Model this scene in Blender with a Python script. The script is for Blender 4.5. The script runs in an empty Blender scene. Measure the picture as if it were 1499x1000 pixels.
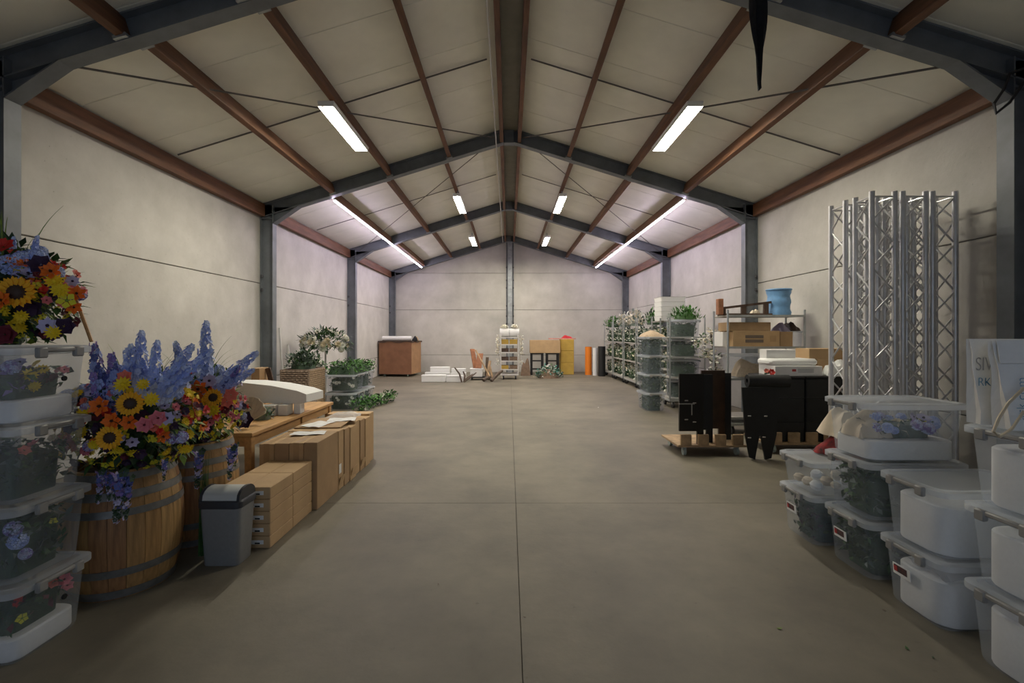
import bpy, bmesh, math, random
from mathutils import Vector, Matrix, Euler, Quaternion

S = bpy.context.scene
COL = S.collection
PI = math.pi
def R(d): return math.radians(d)

# ------------------------------------------------------------------ camera, world, exposure
F, CX, CY, HC = 700.0, 745.0, 489.0, 1.5          # focal length and vanishing point in photo pixels, eye height
cam = bpy.data.objects.new('camera', bpy.data.cameras.new('camera'))
COL.objects.link(cam)
cam.data.sensor_width = 36.0
cam.data.lens = F / 1499.0 * 36.0
cam.data.shift_x = (749.5 - CX) / 1499.0
cam.data.shift_y = (CY - 500.0) / 1499.0
cam.data.clip_start = 0.02
cam.location = (0, 0, HC)
cam.rotation_euler = (R(90), 0, 0)
S.camera = cam

W = bpy.data.worlds.new('world'); S.world = W; W.use_nodes = True
bg = W.node_tree.nodes['Background']
bg.inputs[0].default_value = (0.62, 0.76, 1.0, 1); bg.inputs[1].default_value = 0.7

S.view_settings.view_transform = 'Standard'
S.view_settings.look = 'None'
S.view_settings.gamma = 1.0
S.view_settings.use_curve_mapping = False
S.view_settings.exposure = 0.06
try: S.cycles.transparent_max_bounces = 16; S.cycles.diffuse_bounces = 8; S.cycles.max_bounces = 14
except Exception: pass

TUBE = 210.0      # fluorescent diffusers
STRIP = 60.0     # LED strips

def P(x, y, Y):                                    # a photo pixel at a known distance
    return Vector(((x - CX) * Y / F, Y, HC - (y - CY) * Y / F))

# ------------------------------------------------------------------ materials
MATS = {}
def mat(name, col, rough=0.7, var=0.0, scale=6.0, bump=0.0, bscale=40.0, metal=0.0, col2=None, spec=0.5, stretch=None, detail=4.0):
    if name in MATS: return MATS[name]
    m = bpy.data.materials.new(name); m.use_nodes = True
    nt = m.node_tree; b = nt.nodes['Principled BSDF']
    b.inputs['Base Color'].default_value = (*col, 1)
    b.inputs['Roughness'].default_value = rough
    b.inputs['Metallic'].default_value = metal
    b.inputs['Specular IOR Level'].default_value = spec
    tc = nt.nodes.new('ShaderNodeTexCoord'); mp = nt.nodes.new('ShaderNodeMapping')
    nt.links.new(tc.outputs['Object'], mp.inputs[0])
    if stretch: mp.inputs['Scale'].default_value = stretch
    if var > 0 or col2:
        n = nt.nodes.new('ShaderNodeTexNoise'); n.inputs['Scale'].default_value = scale; n.inputs['Detail'].default_value = detail
        n.inputs['Roughness'].default_value = 0.6
        nt.links.new(mp.outputs[0], n.inputs['Vector'])
        r = nt.nodes.new('ShaderNodeValToRGB')
        c2 = col2 or tuple(min(1, c * (1 + var)) for c in col)
        c1 = col if col2 else tuple(c * (1 - var) for c in col)
        r.color_ramp.elements[0].position = 0.32; r.color_ramp.elements[1].position = 0.68
        r.color_ramp.elements[0].color = (*c1, 1); r.color_ramp.elements[1].color = (*c2, 1)
        nt.links.new(n.outputs['Fac'], r.inputs[0]); nt.links.new(r.outputs[0], b.inputs['Base Color'])
    if bump > 0:
        n2 = nt.nodes.new('ShaderNodeTexNoise'); n2.inputs['Scale'].default_value = bscale; n2.inputs['Detail'].default_value = 5
        nt.links.new(mp.outputs[0], n2.inputs['Vector'])
        bp = nt.nodes.new('ShaderNodeBump'); bp.inputs['Strength'].default_value = bump; bp.inputs['Distance'].default_value = 0.01
        nt.links.new(n2.outputs['Fac'], bp.inputs['Height']); nt.links.new(bp.outputs[0], b.inputs['Normal'])
    MATS[name] = m
    return m

def concrete(name, base, dark, speck, rough, scale, bump, stain=0.5, dark2=None):
    m = bpy.data.materials.new(name); m.use_nodes = True; MATS[name] = m
    nt = m.node_tree; N = nt.nodes; L = nt.links; b = N['Principled BSDF']
    b.inputs['Roughness'].default_value = rough
    tc = N.new('ShaderNodeTexCoord')
    geo = N.new('ShaderNodeNewGeometry')
    def noise(s, d, rg=0.6):
        n = N.new('ShaderNodeTexNoise'); n.inputs['Scale'].default_value = s; n.inputs['Detail'].default_value = d
        n.inputs['Roughness'].default_value = rg
        L.new(geo.outputs['Position'], n.inputs['Vector']); return n
    def ramp(src, p0, c0, p1, c1):
        r = N.new('ShaderNodeValToRGB'); r.color_ramp.elements[0].position = p0; r.color_ramp.elements[1].position = p1
        r.color_ramp.elements[0].color = (*c0, 1); r.color_ramp.elements[1].color = (*c1, 1); L.new(src, r.inputs[0]); return r
    a = ramp(noise(scale, 8, 0.65).outputs['Fac'], 0.3, dark, 0.7, base)
    s = ramp(noise(scale * 0.23, 3).outputs['Fac'], 0.38, (1 - stain,) * 3, 0.62, (1, 1, 1))
    mx = N.new('ShaderNodeMix'); mx.data_type = 'RGBA'; mx.blend_type = 'MULTIPLY'; mx.inputs[0].default_value = 1
    L.new(a.outputs[0], mx.inputs[6]); L.new(s.outputs[0], mx.inputs[7])
    sp = ramp(noise(scale * 16, 2).outputs['Fac'], 0.20, speck, 0.30, (1, 1, 1))
    m2 = N.new('ShaderNodeMix'); m2.data_type = 'RGBA'; m2.blend_type = 'MULTIPLY'; m2.inputs[0].default_value = 0.6
    L.new(mx.outputs[2], m2.inputs[6]); L.new(sp.outputs[0], m2.inputs[7])
    L.new(m2.outputs[2], b.inputs['Base Color'])
    bp = N.new('ShaderNodeBump'); bp.inputs['Strength'].default_value = bump; bp.inputs['Distance'].default_value = 0.01
    L.new(noise(scale * 10, 6).outputs['Fac'], bp.inputs['Height']); L.new(bp.outputs[0], b.inputs['Normal'])
    return m

def emit(name, col, strength):
    m = bpy.data.materials.new(name); m.use_nodes = True; MATS[name] = m
    nt = m.node_tree; nt.nodes.clear()
    e = nt.nodes.new('ShaderNodeEmission'); e.inputs[0].default_value = (*col, 1); e.inputs[1].default_value = strength
    o = nt.nodes.new('ShaderNodeOutputMaterial'); nt.links.new(e.outputs[0], o.inputs[0])
    return m

def frosted(name, col, clear, rough=0.25):
    m = bpy.data.materials.new(name); m.use_nodes = True; MATS[name] = m
    nt = m.node_tree; N = nt.nodes; L = nt.links
    b = N['Principled BSDF']; b.inputs['Base Color'].default_value = (*col, 1); b.inputs['Roughness'].default_value = rough
    t = N.new('ShaderNodeBsdfTransparent'); t.inputs[0].default_value = (0.97, 0.98, 1, 1)
    tl = N.new('ShaderNodeBsdfTranslucent'); tl.inputs[0].default_value = (*col, 1)
    a = N.new('ShaderNodeMixShader'); a.inputs[0].default_value = 0.45
    L.new(b.outputs[0], a.inputs[1]); L.new(tl.outputs[0], a.inputs[2])
    x = N.new('ShaderNodeMixShader'); x.inputs[0].default_value = clear
    L.new(a.outputs[0], x.inputs[1]); L.new(t.outputs[0], x.inputs[2])
    L.new(x.outputs[0], N['Material Output'].inputs[0])
    return m

concrete('wall', (0.64, 0.615, 0.565), (0.50, 0.48, 0.43), (0.45, 0.43, 0.40), 0.85, 1.6, 0.25, 0.22)
concrete('slab', (0.255, 0.222, 0.160), (0.150, 0.131, 0.095), (0.6, 0.58, 0.55), 0.62, 1.3, 0.22, 0.30)
mat('joint', (0.13, 0.12, 0.10), 0.9, 0.2)
mat('roof', (0.84, 0.83, 0.73), 0.38, 0.06, 1.5, 0.10, 3.0)
mat('steel', (0.15, 0.165, 0.18), 0.5, 0.22, 3.0, 0.05, 20)
mat('galv', (0.36, 0.38, 0.39), 0.45, 0.2, 9.0, 0.05, 30, metal=0.6)
mat('timber', (0.140, 0.060, 0.026), 0.65, 0.35, 3.0, 0.15, 30, stretch=(6, 0.6, 6))
mat('bolt', (0.10, 0.10, 0.11), 0.5, metal=0.6)
mat('ridge', (0.22, 0.21, 0.17), 0.6, 0.1)
mat('rod', (0.13, 0.12, 0.11), 0.6)
mat('conduit', (0.55, 0.53, 0.50), 0.5)
mat('black_cloth', (0.012, 0.012, 0.014), 0.9, 0.3, 20)
mat('black_rubber', (0.02, 0.02, 0.022), 0.6)
mat('lamp_housing', (0.82, 0.82, 0.80), 0.4)
emit('tube_light', (1.0, 0.945, 0.79), TUBE)
emit('strip_light', (0.86, 0.74, 1.0), STRIP)
frosted('bin_clear', (0.68, 0.74, 0.80), 0.80)
frosted('bin_hazy', (0.76, 0.80, 0.86), 0.74)
frosted('bin_lid', (0.80, 0.84, 0.88), 0.42)
frosted('film', (0.9, 0.9, 0.9), 0.55, 0.15)
mat('latch', (0.28, 0.275, 0.26), 0.5, 0.1)
mat('hole', (0.01, 0.01, 0.01), 0.8)
mat('foam', (0.82, 0.82, 0.80), 0.8, 0.03, 60, 0.08, 120)
mat('paper', (0.80, 0.80, 0.78), 0.7, 0.04, 12, 0.2, 14)
mat('sticker_dark', (0.03, 0.025, 0.03), 0.5, col2=(0.14, 0.05, 0.05), scale=60)
mat('sticker_red', (0.45, 0.04, 0.04), 0.5)
mat('kraft', (0.50, 0.335, 0.175), 0.8, 0.08, 5, 0.06, 60)
mat('kraft_dark', (0.40, 0.26, 0.135), 0.8, 0.10, 5, 0.06, 60)
mat('tape', (0.42, 0.27, 0.13), 0.35, 0.05)
mat('print', (0.17, 0.13, 0.10), 0.8)
mat('kraft_yellow', (0.52, 0.34, 0.065), 0.75, 0.1, 5)
mat('oak_a', (0.42, 0.25, 0.095), 0.6, 0.28, 5, 0.12, 40, stretch=(9, 9, 0.8))
mat('oak_b', (0.35, 0.195, 0.07), 0.6, 0.3, 5, 0.12, 40, stretch=(9, 9, 0.8))
mat('oak_c', (0.27, 0.13, 0.05), 0.6, 0.35, 5, 0.12, 40, stretch=(9, 9, 0.8))
mat('hoop', (0.20, 0.20, 0.19), 0.5, 0.25, 12, 0.05, 40, metal=0.5)
mat('soil', (0.03, 0.025, 0.02), 0.9, 0.3, 30)
mat('pine', (0.52, 0.30, 0.115), 0.55, 0.2, 4, 0.08, 30, stretch=(6, 0.8, 6))
mat('plywood', (0.25, 0.115, 0.058), 0.6, 0.15, 4, 0.05, 40)
mat('plywood_light', (0.40, 0.22, 0.11), 0.6, 0.15, 4, 0.05, 40)
mat('grey_plastic', (0.235, 0.24, 0.24), 0.5, 0.05, 40, 0.05, 200)
mat('dark_plastic', (0.035, 0.038, 0.045), 0.45)
mat('silver_plastic', (0.60, 0.62, 0.60), 0.35)
mat('wicker', (0.26, 0.19, 0.14), 0.8, 0.35, 30, 0.4, 80)
mat('wicker_light', (0.36, 0.26, 0.16), 0.8, 0.35, 30, 0.4, 80)
mat('alu', (0.70, 0.70, 0.71), 0.36, 0.05, 20, metal=0.55)
mat('trolley_steel', (0.42, 0.44, 0.44), 0.42, 0.08, 20, metal=0.55)
mat('shelf_board', (0.36, 0.34, 0.30), 0.6, 0.12, 10)
mat('gloss_black', (0.010, 0.009, 0.009), 0.22, 0.3, 8)
mat('matt_black', (0.010, 0.010, 0.010), 0.6, 0.3, 8)
mat('brown_black', (0.055, 0.028, 0.015), 0.35, 0.4, 6)
mat('chrome', (0.75, 0.75, 0.75), 0.2, metal=0.9)
mat('orange_roll', (0.80, 0.22, 0.015), 0.5, 0.03)
mat('white_roll', (0.78, 0.77, 0.75), 0.6, 0.03)
mat('blue_bag', (0.15, 0.32, 0.56), 0.5, 0.2, 7, 0.3, 14)
mat('cream', (0.68, 0.58, 0.44), 0.9, 0.08, 8)
mat('plaid', (0.38, 0.015, 0.015), 0.9, col2=(0.03, 0.01, 0.01), scale=13)
mat('burlap', (0.55, 0.42, 0.27), 0.9, 0.15, 40)
mat('bark', (0.10, 0.07, 0.05), 0.8, 0.3, 20)
mat('dark_wood', (0.075, 0.042, 0.027), 0.6, 0.3, 8)
mat('scrap_wood', (0.40, 0.27, 0.15), 0.7, 0.3, 8)
mat('rust_wood', (0.32, 0.13, 0.06), 0.7, 0.3, 8)
mat('white_paint', (0.74, 0.72, 0.68), 0.6, 0.05)
mat('sack', (0.22, 0.15, 0.10), 0.9, 0.2, 10)
mat('ink_grey', (0.33, 0.34, 0.36), 0.7)
mat('ink_blue', (0.06, 0.25, 0.42), 0.7)
mat('ribbon', (0.60, 0.50, 0.34), 0.6)
mat('teal', (0.10, 0.30, 0.24), 0.7, 0.3, 20)
mat('pink_cloth', (0.62, 0.27, 0.22), 0.8, 0.2, 10)
mat('red_cloth', (0.50, 0.02, 0.03), 0.8, 0.2, 10)
mat('grey_castor', (0.35, 0.42, 0.40), 0.5)
mat('lav_cloth', (0.40, 0.36, 0.50), 0.8)
# plants
for k, c in dict(leaf=(0.045, 0.115, 0.025), leaf_dark=(0.024, 0.058, 0.024), leaf_bright=(0.075, 0.24, 0.03), leaf_grey=(0.13, 0.17, 0.14),
                 leaf_lime=(0.18, 0.27, 0.035), leaf_blue=(0.035, 0.065, 0.06)).items():
    mat(k, c, 0.6, 0.35, 25)
for k, c in dict(sun=(0.85, 0.42, 0.01), sun_core=(0.045, 0.022, 0.012), yellow=(0.82, 0.60, 0.015), lime_yellow=(0.70, 0.64, 0.03), orange=(0.80, 0.17, 0.012),
                 red=(0.60, 0.03, 0.02), pink=(0.72, 0.20, 0.24), coral=(0.75, 0.19, 0.13), blue=(0.34, 0.43, 0.78), blue_pale=(0.56, 0.64, 0.90), blue_ice=(0.62, 0.70, 0.90), blue_deep=(0.09, 0.12, 0.36),
                 violet=(0.28, 0.19, 0.50), plum=(0.035, 0.012, 0.045), white_fl=(0.78, 0.78, 0.70), cream_fl=(0.78, 0.70, 0.52), lilac=(0.50, 0.46, 0.66), burgundy=(0.13, 0.012, 0.025)).items():
    mat(k, c, 0.65, 0.14, 30)
M = MATS

# ------------------------------------------------------------------ mesh builder
class MB:
    def __init__(s): s.v = []; s.f = []; s.m = []; s.mi = 0
    def add(s, vs, fs, T=None):
        o = len(s.v)
        for p in vs:
            p = Vector(p)
            s.v.append(T @ p if T else p)
        for f in fs: s.f.append([i + o for i in f]); s.m.append(s.mi)
        return s
    def box(s, c, d, rot=None, b=0.0):
        x, y, z = (q / 2 for q in d)
        T = Matrix.Translation(Vector(c))
        if rot is not None: T = T @ (Euler(rot).to_matrix().to_4x4() if not isinstance(rot, Matrix) else rot)
        if b <= 0:
            vs = [(-x, -y, -z), (x, -y, -z), (x, y, -z), (-x, y, -z), (-x, -y, z), (x, -y, z), (x, y, z), (-x, y, z)]
            return s.add(vs, [(3, 2, 1, 0), (4, 5, 6, 7), (0, 1, 5, 4), (1, 2, 6, 5), (2, 3, 7, 6), (3, 0, 4, 7)], T)
        b = min(b, x * .9, y * .9, z * .9)
        vs = []; idx = {}
        for sx in (-1, 1):
            for sy in (-1, 1):
                for sz in (-1, 1):
                    for ax in range(3):
                        p = [sx * (x - b), sy * (y - b), sz * (z - b)]
                        p[ax] = (sx * x, sy * y, sz * z)[ax]
                        idx[(sx, sy, sz, ax)] = len(vs); vs.append(tuple(p))
        fs = []
        for ax in range(3):
            o = [k for k in range(3) if k != ax]
            for sg in (-1, 1):
                q = []
                for a, c2 in ((-1, -1), (1, -1), (1, 1), (-1, 1)):
                    k = [0, 0, 0]; k[ax] = sg; k[o[0]] = a; k[o[1]] = c2
                    q.append(idx[(*k, ax)])
                fs.append(q)
        for ax in range(3):
            o = [k for k in range(3) if k != ax]
            for a in (-1, 1):
                for c2 in (-1, 1):
                    k0 = [0, 0, 0]; k0[ax] = -1; k0[o[0]] = a; k0[o[1]] = c2
                    k1 = list(k0); k1[ax] = 1
                    fs.append([idx[(*k0, o[0])], idx[(*k1, o[0])], idx[(*k1, o[1])], idx[(*k0, o[1])]])
        for sx in (-1, 1):
            for sy in (-1, 1):
                for sz in (-1, 1): fs.append([idx[(sx, sy, sz, a)] for a in range(3)])
        return s.add(vs, fs, T)
    def tube(s, pts, r, n=8, cap=True, closed=False):
        pts = [Vector(p) for p in pts]; m = len(pts)
        rs = r if isinstance(r, (list, tuple)) else [r] * m
        up = None; vs = []
        for i, p in enumerate(pts):
            a = pts[i - 1] if i else (pts[-1] if closed else pts[0]); c = pts[i + 1] if i < m - 1 else (pts[0] if closed else pts[-1])
            t = (c - a).normalized()
            if up is None: up = t.orthogonal().normalized()
            up = (up - t * up.dot(t)).normalized(); w = t.cross(up)
            for k in range(n):
                an = 2 * PI * k / n
                vs.append(p + (up * math.cos(an) + w * math.sin(an)) * rs[i])
        fs = []
        for i in range(m - 1 if not closed else m):
            j = (i + 1) % m
            for k in range(n):
                l = (k + 1) % n
                fs.append((i * n + k, i * n + l, j * n + l, j * n + k))
        if cap and not closed:
            fs.append(tuple(reversed(range(n)))); fs.append(tuple(range((m - 1) * n, m * n)))
        return s.add(vs, fs)
    def lathe(s, prof, n=24, T=None):
        vs = []; fs = []
        for (r, z) in prof:
            for k in range(n): vs.append((r * math.cos(2 * PI * k / n), r * math.sin(2 * PI * k / n), z))
        for i in range(len(prof) - 1):
            for k in range(n):
                l = (k + 1) % n
                fs.append((i * n + k, i * n + l, (i + 1) * n + l, (i + 1) * n + k))
        return s.add(vs, fs, T)
    def disc(s, r, z, n=24, T=None):
        return s.add([(r * math.cos(2 * PI * k / n), r * math.sin(2 * PI * k / n), z) for k in range(n)], [tuple(range(n))], T)
    def prism(s, poly, h, T=None):                  # polygon in xy extruded along z by h
        n = len(poly)
        vs = [(x, y, 0) for x, y in poly] + [(x, y, h) for x, y in poly]
        fs = [tuple(reversed(range(n))), tuple(range(n, 2 * n))] + [(i, (i + 1) % n, (i + 1) % n + n, i + n) for i in range(n)]
        return s.add(vs, fs, T)
    def mesh(s, name, mats, smooth=False):
        me = bpy.data.meshes.new(name)
        me.from_pydata([tuple(v) for v in s.v], [], s.f)
        for m_ in mats: me.materials.append(M[m_] if isinstance(m_, str) else m_)
        me.polygons.foreach_set('material_index', s.m)
        bm = bmesh.new(); bm.from_mesh(me)
        bmesh.ops.recalc_face_normals(bm, faces=bm.faces[:]) if not getattr(s, 'keep', False) else None
        bm.to_mesh(me); bm.free()
        if smooth:
            me.polygons.foreach_set('use_smooth', [True] * len(me.polygons))
            try: me.set_sharp_from_angle(angle=R(40))
            except Exception: pass
        me.update()
        return me

def link(name, me, parent=None, loc=(0, 0, 0), rot=(0, 0, 0), scale=(1, 1, 1)):
    o = bpy.data.objects.new(name, me); COL.objects.link(o)
    o.location = loc
    if isinstance(rot, Quaternion): o.rotation_mode = 'QUATERNION'; o.rotation_quaternion = rot
    else: o.rotation_euler = rot
    o.scale = scale if isinstance(scale, (tuple, list)) else (scale,) * 3
    if parent: o.parent = parent
    return o
def build(name, mb, mats, parent=None, smooth=False, **k):
    if isinstance(mats, str): mats = [mats]
    return link(name, mb.mesh(name, mats, smooth), parent, **k)
def tag(o, label=None, cat=None, group=None, kind=None):
    if label: o['label'] = label
    if cat: o['category'] = cat
    if group: o['group'] = group
    if kind: o['kind'] = kind
    return o
def thing(name, label, cat, loc=(0, 0, 0), rz=0.0, group=None):
    return tag(link(name, None, None, loc, (0, 0, rz)), label, cat, group)
def struct(name, loc=(0, 0, 0)):
    return tag(link(name, None, None, loc), kind='structure')
def recolor(o, m):
    o.material_slots[0].link = 'OBJECT'; o.material_slots[0].material = M[m]
def dup(root, loc, rz=0.0, label=None):
    r = root.copy(); COL.objects.link(r); r.location = loc; r.rotation_euler = (0, 0, rz)
    if label: r['label'] = label
    for ch in list(root.children):
        c = ch.copy(); COL.objects.link(c); c.parent = r
        for g in list(ch.children):
            d = g.copy(); COL.objects.link(d); d.parent = c
    return r
def rrect(w, d, r, n=5):
    pts = []
    for cx, cy, a0 in ((w / 2 - r, d / 2 - r, 0), (-w / 2 + r, d / 2 - r, 90), (-w / 2 + r, -d / 2 + r, 180), (w / 2 - r, -d / 2 + r, 270)):
        for k in range(n):
            a = R(a0 + 90 * k / (n - 1)); pts.append((cx + r * math.cos(a), cy + r * math.sin(a)))
    return pts
def loft(mb, rings, cap0=True, cap1=True):          # rings: list of (polygon, z)
    n = len(rings[0][0]); vs = []
    for poly, z in rings: vs += [(x, y, z) for x, y in poly]
    fs = [(i * n + k, i * n + (k + 1) % n, (i + 1) * n + (k + 1) % n, (i + 1) * n + k) for i in range(len(rings) - 1) for k in range(n)]
    if cap0: fs.append(tuple(reversed(range(n))))
    if cap1: fs.append(tuple(range((len(rings) - 1) * n, len(rings) * n)))
    return mb.add(vs, fs)

# ------------------------------------------------------------------ the hall
WX, XC = 4.64, 4.40            # wall face, inner column face
Y0, Y1 = -1.6, 18.75
ZR, SL = 5.36, 0.31            # roof underside at the ridge, slope
def zroof(x): return ZR - SL * abs(x)
FR = [4.24, 8.98, 13.78, 18.55]
JZ = [0.0, 0.67, 2.445, 3.95]

floor = struct('floor')
ys = [Y0, 4.24, 8.98, 13.78, Y1 + 0.2]
me_cache = {}
for i in range(4):
    for x0, x1 in ((-WX - 0.2, 0.06), (0.06, WX + 0.2)):
        b = MB().box(((x0 + x1) / 2, (ys[i] + ys[i + 1]) / 2, -0.1), (x1 - x0 - 0.003, ys[i + 1] - ys[i] - 0.003, 0.2), b=0.0015)
        build('floor_slab', b, 'slab', floor)
build('joint_filler', MB().box((0, 8.7, -0.11), (2 * WX + 0.3, 20.6, 0.2)), 'joint', floor)

def panel_wall(name, spans, heights, fixed, axis, back=0.14):
    w = struct(name)
    for a, c in spans:
        for z0, z1 in zip(heights[:-1], heights[1:]):
            dz = z1 - z0 - 0.012; da = c - a - 0.012
            if axis == 'x': b = MB().box((fixed + math.copysign(back / 2, fixed), (a + c) / 2, (z0 + z1) / 2), (back, da, dz), b=0.006)
            else: b = MB().box(((a + c) / 2, fixed + back / 2, (z0 + z1) / 2), (da, back, dz), b=0.006)
            build('concrete_panel', b, 'wall', w)
    if axis == 'x':
        build('joint_seal', MB().box((fixed + math.copysign(back / 2 + 0.01, fixed), (spans[0][0] + spans[-1][1]) / 2, heights[-1] / 2), (back * 0.9, spans[-1][1] - spans[0][0], heights[-1] - 0.02)), 'joint', w)
    else:
        build('joint_seal', MB().box(((spans[0][0] + spans[-1][1]) / 2, fixed + back / 2 + 0.01, heights[-1] / 2), (spans[-1][1] - spans[0][0], back * 0.9, heights[-1] - 0.02)), 'joint', w)
    return w
sp = [(Y0, FR[0]), (FR[0], FR[1]), (FR[1], FR[2]), (FR[2], Y1)]
panel_wall('wall_left', sp, JZ, -WX, 'x')
panel_wall('wall_right', sp, JZ, WX, 'x')
wb = panel_wall('wall_back', [(-WX, 0.03), (0.03, WX)], [0, 0.67, 2.445, 3.885], Y1, 'y')
for sx in (-1, 1):
    poly = [(sx * 0.03, 3.89), (sx * WX, 3.89), (sx * WX, zroof(WX) + 0.02), (sx * 0.03, ZR + 0.02)]
    b = MB().prism(poly, 0.14, Matrix.Translation((0, Y1 + 0.14, 0)) @ Matrix.Rotation(R(90), 4, 'X'))
    build('gable_panel', b, 'wall', wb)
# wall behind the photographer with its big open doorway
wf = struct('wall_front')
for x0, x1, z0, z1 in ((-WX, -2.0, 0, 3.95), (2.0, WX, 0, 3.95), (-2.0, 2.0, 3.3, 3.95)):
    build('concrete_panel', MB().box(((x0 + x1) / 2, Y0 - 0.07, (z0 + z1) / 2), (x1 - x0, 0.14, z1 - z0), b=0.006), 'wall', wf)
poly = [(-WX, 3.95), (WX, 3.95), (0.03, ZR + 0.05)]
build('gable_panel', MB().prism(poly, 0.14, Matrix.Translation((0, Y0, 0)) @ Matrix.Rotation(R(90), 4, 'X')), 'wall', wf)

ceil = struct('ceiling')
ang = math.atan(SL); LEN = (WX + 0.25) / math.cos(ang)
npan = 21; py = (Y1 + 0.2 - Y0 + 0.2) / npan
b = MB().box((0, 0, 0.04), (LEN, py - 0.003, 0.08), b=0.006)
roof_me = b.mesh('roof_panel', ['roof'])
for sx in (-1, 1):
    xm = sx * (WX + 0.25) / 2
    for i in range(npan):
        link('roof_panel', roof_me, ceil, (xm, Y0 - 0.2 + py * (i + 0.5), zroof(xm)), (0, sx * ang, 0))
build('ridge_cap', MB().box((0.03, (Y0 + Y1) / 2, ZR - 0.045), (0.30, Y1 - Y0 + 0.3, 0.03)), 'ridge', ceil)

def ibeam(mb, p0, p1, h, bw, up, tf=0.014, tw=0.012):     # top face of the beam runs p0-p1; up = outward normal; width along Y
    p0, p1, up = Vector(p0), Vector(p1), Vector(up).normalized()
    ax = (p1 - p0); L = ax.length; ax.normalize(); wv = ax.cross(up)
    rot = Matrix((ax, wv, up)).transposed().to_4x4()
    mid = (p0 + p1) / 2
    mb.box(mid - up * tf / 2, (L, bw, tf), rot); mb.box(mid - up * (h - tf / 2), (L, bw, tf), rot)
    mb.box(mid - up * h / 2, (L, tw, h - 2 * tf), rot)
bolt_me = MB().box((0, 0, 0), (0.05, 0.035, 0.06), b=0.01).mesh('bolt', ['bolt'])
names = ['first grey steel portal frame, its columns beside the flower stack and the white bags',
         'second grey steel portal frame, just before the violet LED strips begin',
         'third grey steel portal frame, crossed by the violet LED strips',
         'last grey steel portal frame, standing against the back wall']
for fi, Y in enumerate(FR):
    fr = tag(link('steel_frame', None, None, (0, Y, 0)), names[fi], None, 'steel portal frames', 'structure')
    bw = 0.15
    for sx in (-1, 1):
        c = MB()
        c.box((sx * (XC + 0.007), 0, 1.96), (0.014, bw, 3.92)); c.box((sx * (WX - 0.011), 0, 1.96), (0.014, bw, 3.92))
        c.box((sx * (XC + WX) / 2, 0, 1.96), (WX - XC - 0.03, 0.012, 3.92))
        c.box((sx * (XC + WX) / 2, 0, 3.66), (WX - XC - 0.03, bw - 0.01, 0.014))
        build('column', c, 'steel', fr)
        r_ = MB(); up = Vector((sx * SL, 0, 1)).normalized()
        ibeam(r_, (sx * (WX - 0.004), 0, zroof(WX) - 0.005), (0.0, 0, ZR - 0.005), 0.24, bw, up)
        build('rafter', r_, 'steel', fr)
        h = MB()
        xa, za, xb = XC + 0.01, 3.56, 3.93
        zb = zroof(xb) - 0.25
        h.prism([(sx * xa, za), (sx * xb, zb), (sx * xa, zb - 0.02)], 0.012, Matrix.Translation((0, 0.006, 0)) @ Matrix.Rotation(R(90), 4, 'X'))
        d = Vector((sx * (xb - xa), 0, zb - za)); L = d.length
        h.box((sx * (xa + xb) / 2, 0, (za + zb) / 2), (L, bw, 0.014), (0, -math.atan2(d.z, d.x), 0))
        build('haunch', h, 'steel', fr)
        for z in (0.55, 0.79, 2.32, 2.57):
            link('bolt', bolt_me, fr, (sx * (WX - 0.05), -0.095 if fi < 3 else -0.085, z))
    build('ridge_plate', MB().box((0, 0, ZR - 0.17), (0.20, 0.16, 0.26), b=0.01), 'steel', fr)
gc = tag(link('steel_column', None, None, (0.04, Y1 - 0.01, 0)), 'grey steel gable column in the middle of the back wall', None, None, 'structure')
b = MB(); b.box((0, -0.14, 2.6), (0.17, 0.014, 5.2)); b.box((0, -0.07, 2.6), (0.012, 0.13, 5.2)); b.box((0, -0.008, 2.6), (0.17, 0.014, 5.2))
build('profile', b, 'galv', gc)
for sx in (-1, 1):
    build('side_plate', MB().box((sx * 0.12, -0.012, 2.6), (0.05, 0.02, 5.2)), 'steel', gc)
    for z in (0.55, 0.79, 1.9, 2.2, 2.6, 3.3, 3.6, 4.1):
        link('bolt', bolt_me, gc, (sx * 0.13, -0.04, z))
# galvanised mounting clips where purlins meet a frame are part of each purlin
BAYS = [(Y0, FR[0]), (FR[0], FR[1]), (FR[1], FR[2]), (FR[2], FR[3])]
PX = [1.17, 2.28, 3.34]
side_word = {-1: 'barrel', 1: 'lattice truss'}
place = {1.17: 'carrying the short rear lamps', 2.28: 'carrying the large front lamps', 3.34: 'carrying the violet LED strip'}
for bi, (ya, yb) in enumerate(BAYS):
    for sx in (-1, 1):
        L = yb - ya - 0.02; ym = (ya + yb) / 2
        for x in PX:
            xx = x + (0.06 if bi % 2 == 0 else -0.03)
            t = tag(link('timber_purlin', None, None, (sx * xx, ym, zroof(xx))), 'brown timber purlin on the %s side of the roof, in the line %s' % (side_word[sx], place[x]), None, 'timber purlins under the roof', 'structure')
            build('beam', MB().box((0, 0, -0.115), (0.075, L, 0.22), (0, sx * ang, 0), b=0.006), 'timber', t)
            for e in (-1, 1):
                build('shoe', MB().box((-0.03 * sx, e * (L / 2 - 0.05), -0.225), (0.12, 0.10, 0.03), (0, sx * ang, 0)), 'galv', t)
        t = tag(link('wall_plate_beam', None, None, (sx * (WX - 0.055), ym, 3.80)), 'deep brown timber beam along the top of the wall on the %s side' % side_word[sx], None, 'timber wall plate beams', 'structure')
        build('beam', MB().box((0, 0, 0), (0.09, L - 0.13, 0.23), b=0.006), 'timber', t)
        t = tag(link('ridge_purlin', None, None, (0.03 + sx * 0.165, ym, ZR - 0.17)), 'brown timber ridge purlin on the %s side of the ridge' % side_word[sx], None, 'timber ridge purlins', 'structure')
        build('beam', MB().box((0, 0, -0.02), (0.065, L - 0.02, 0.20), b=0.006), 'timber', t)
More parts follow.
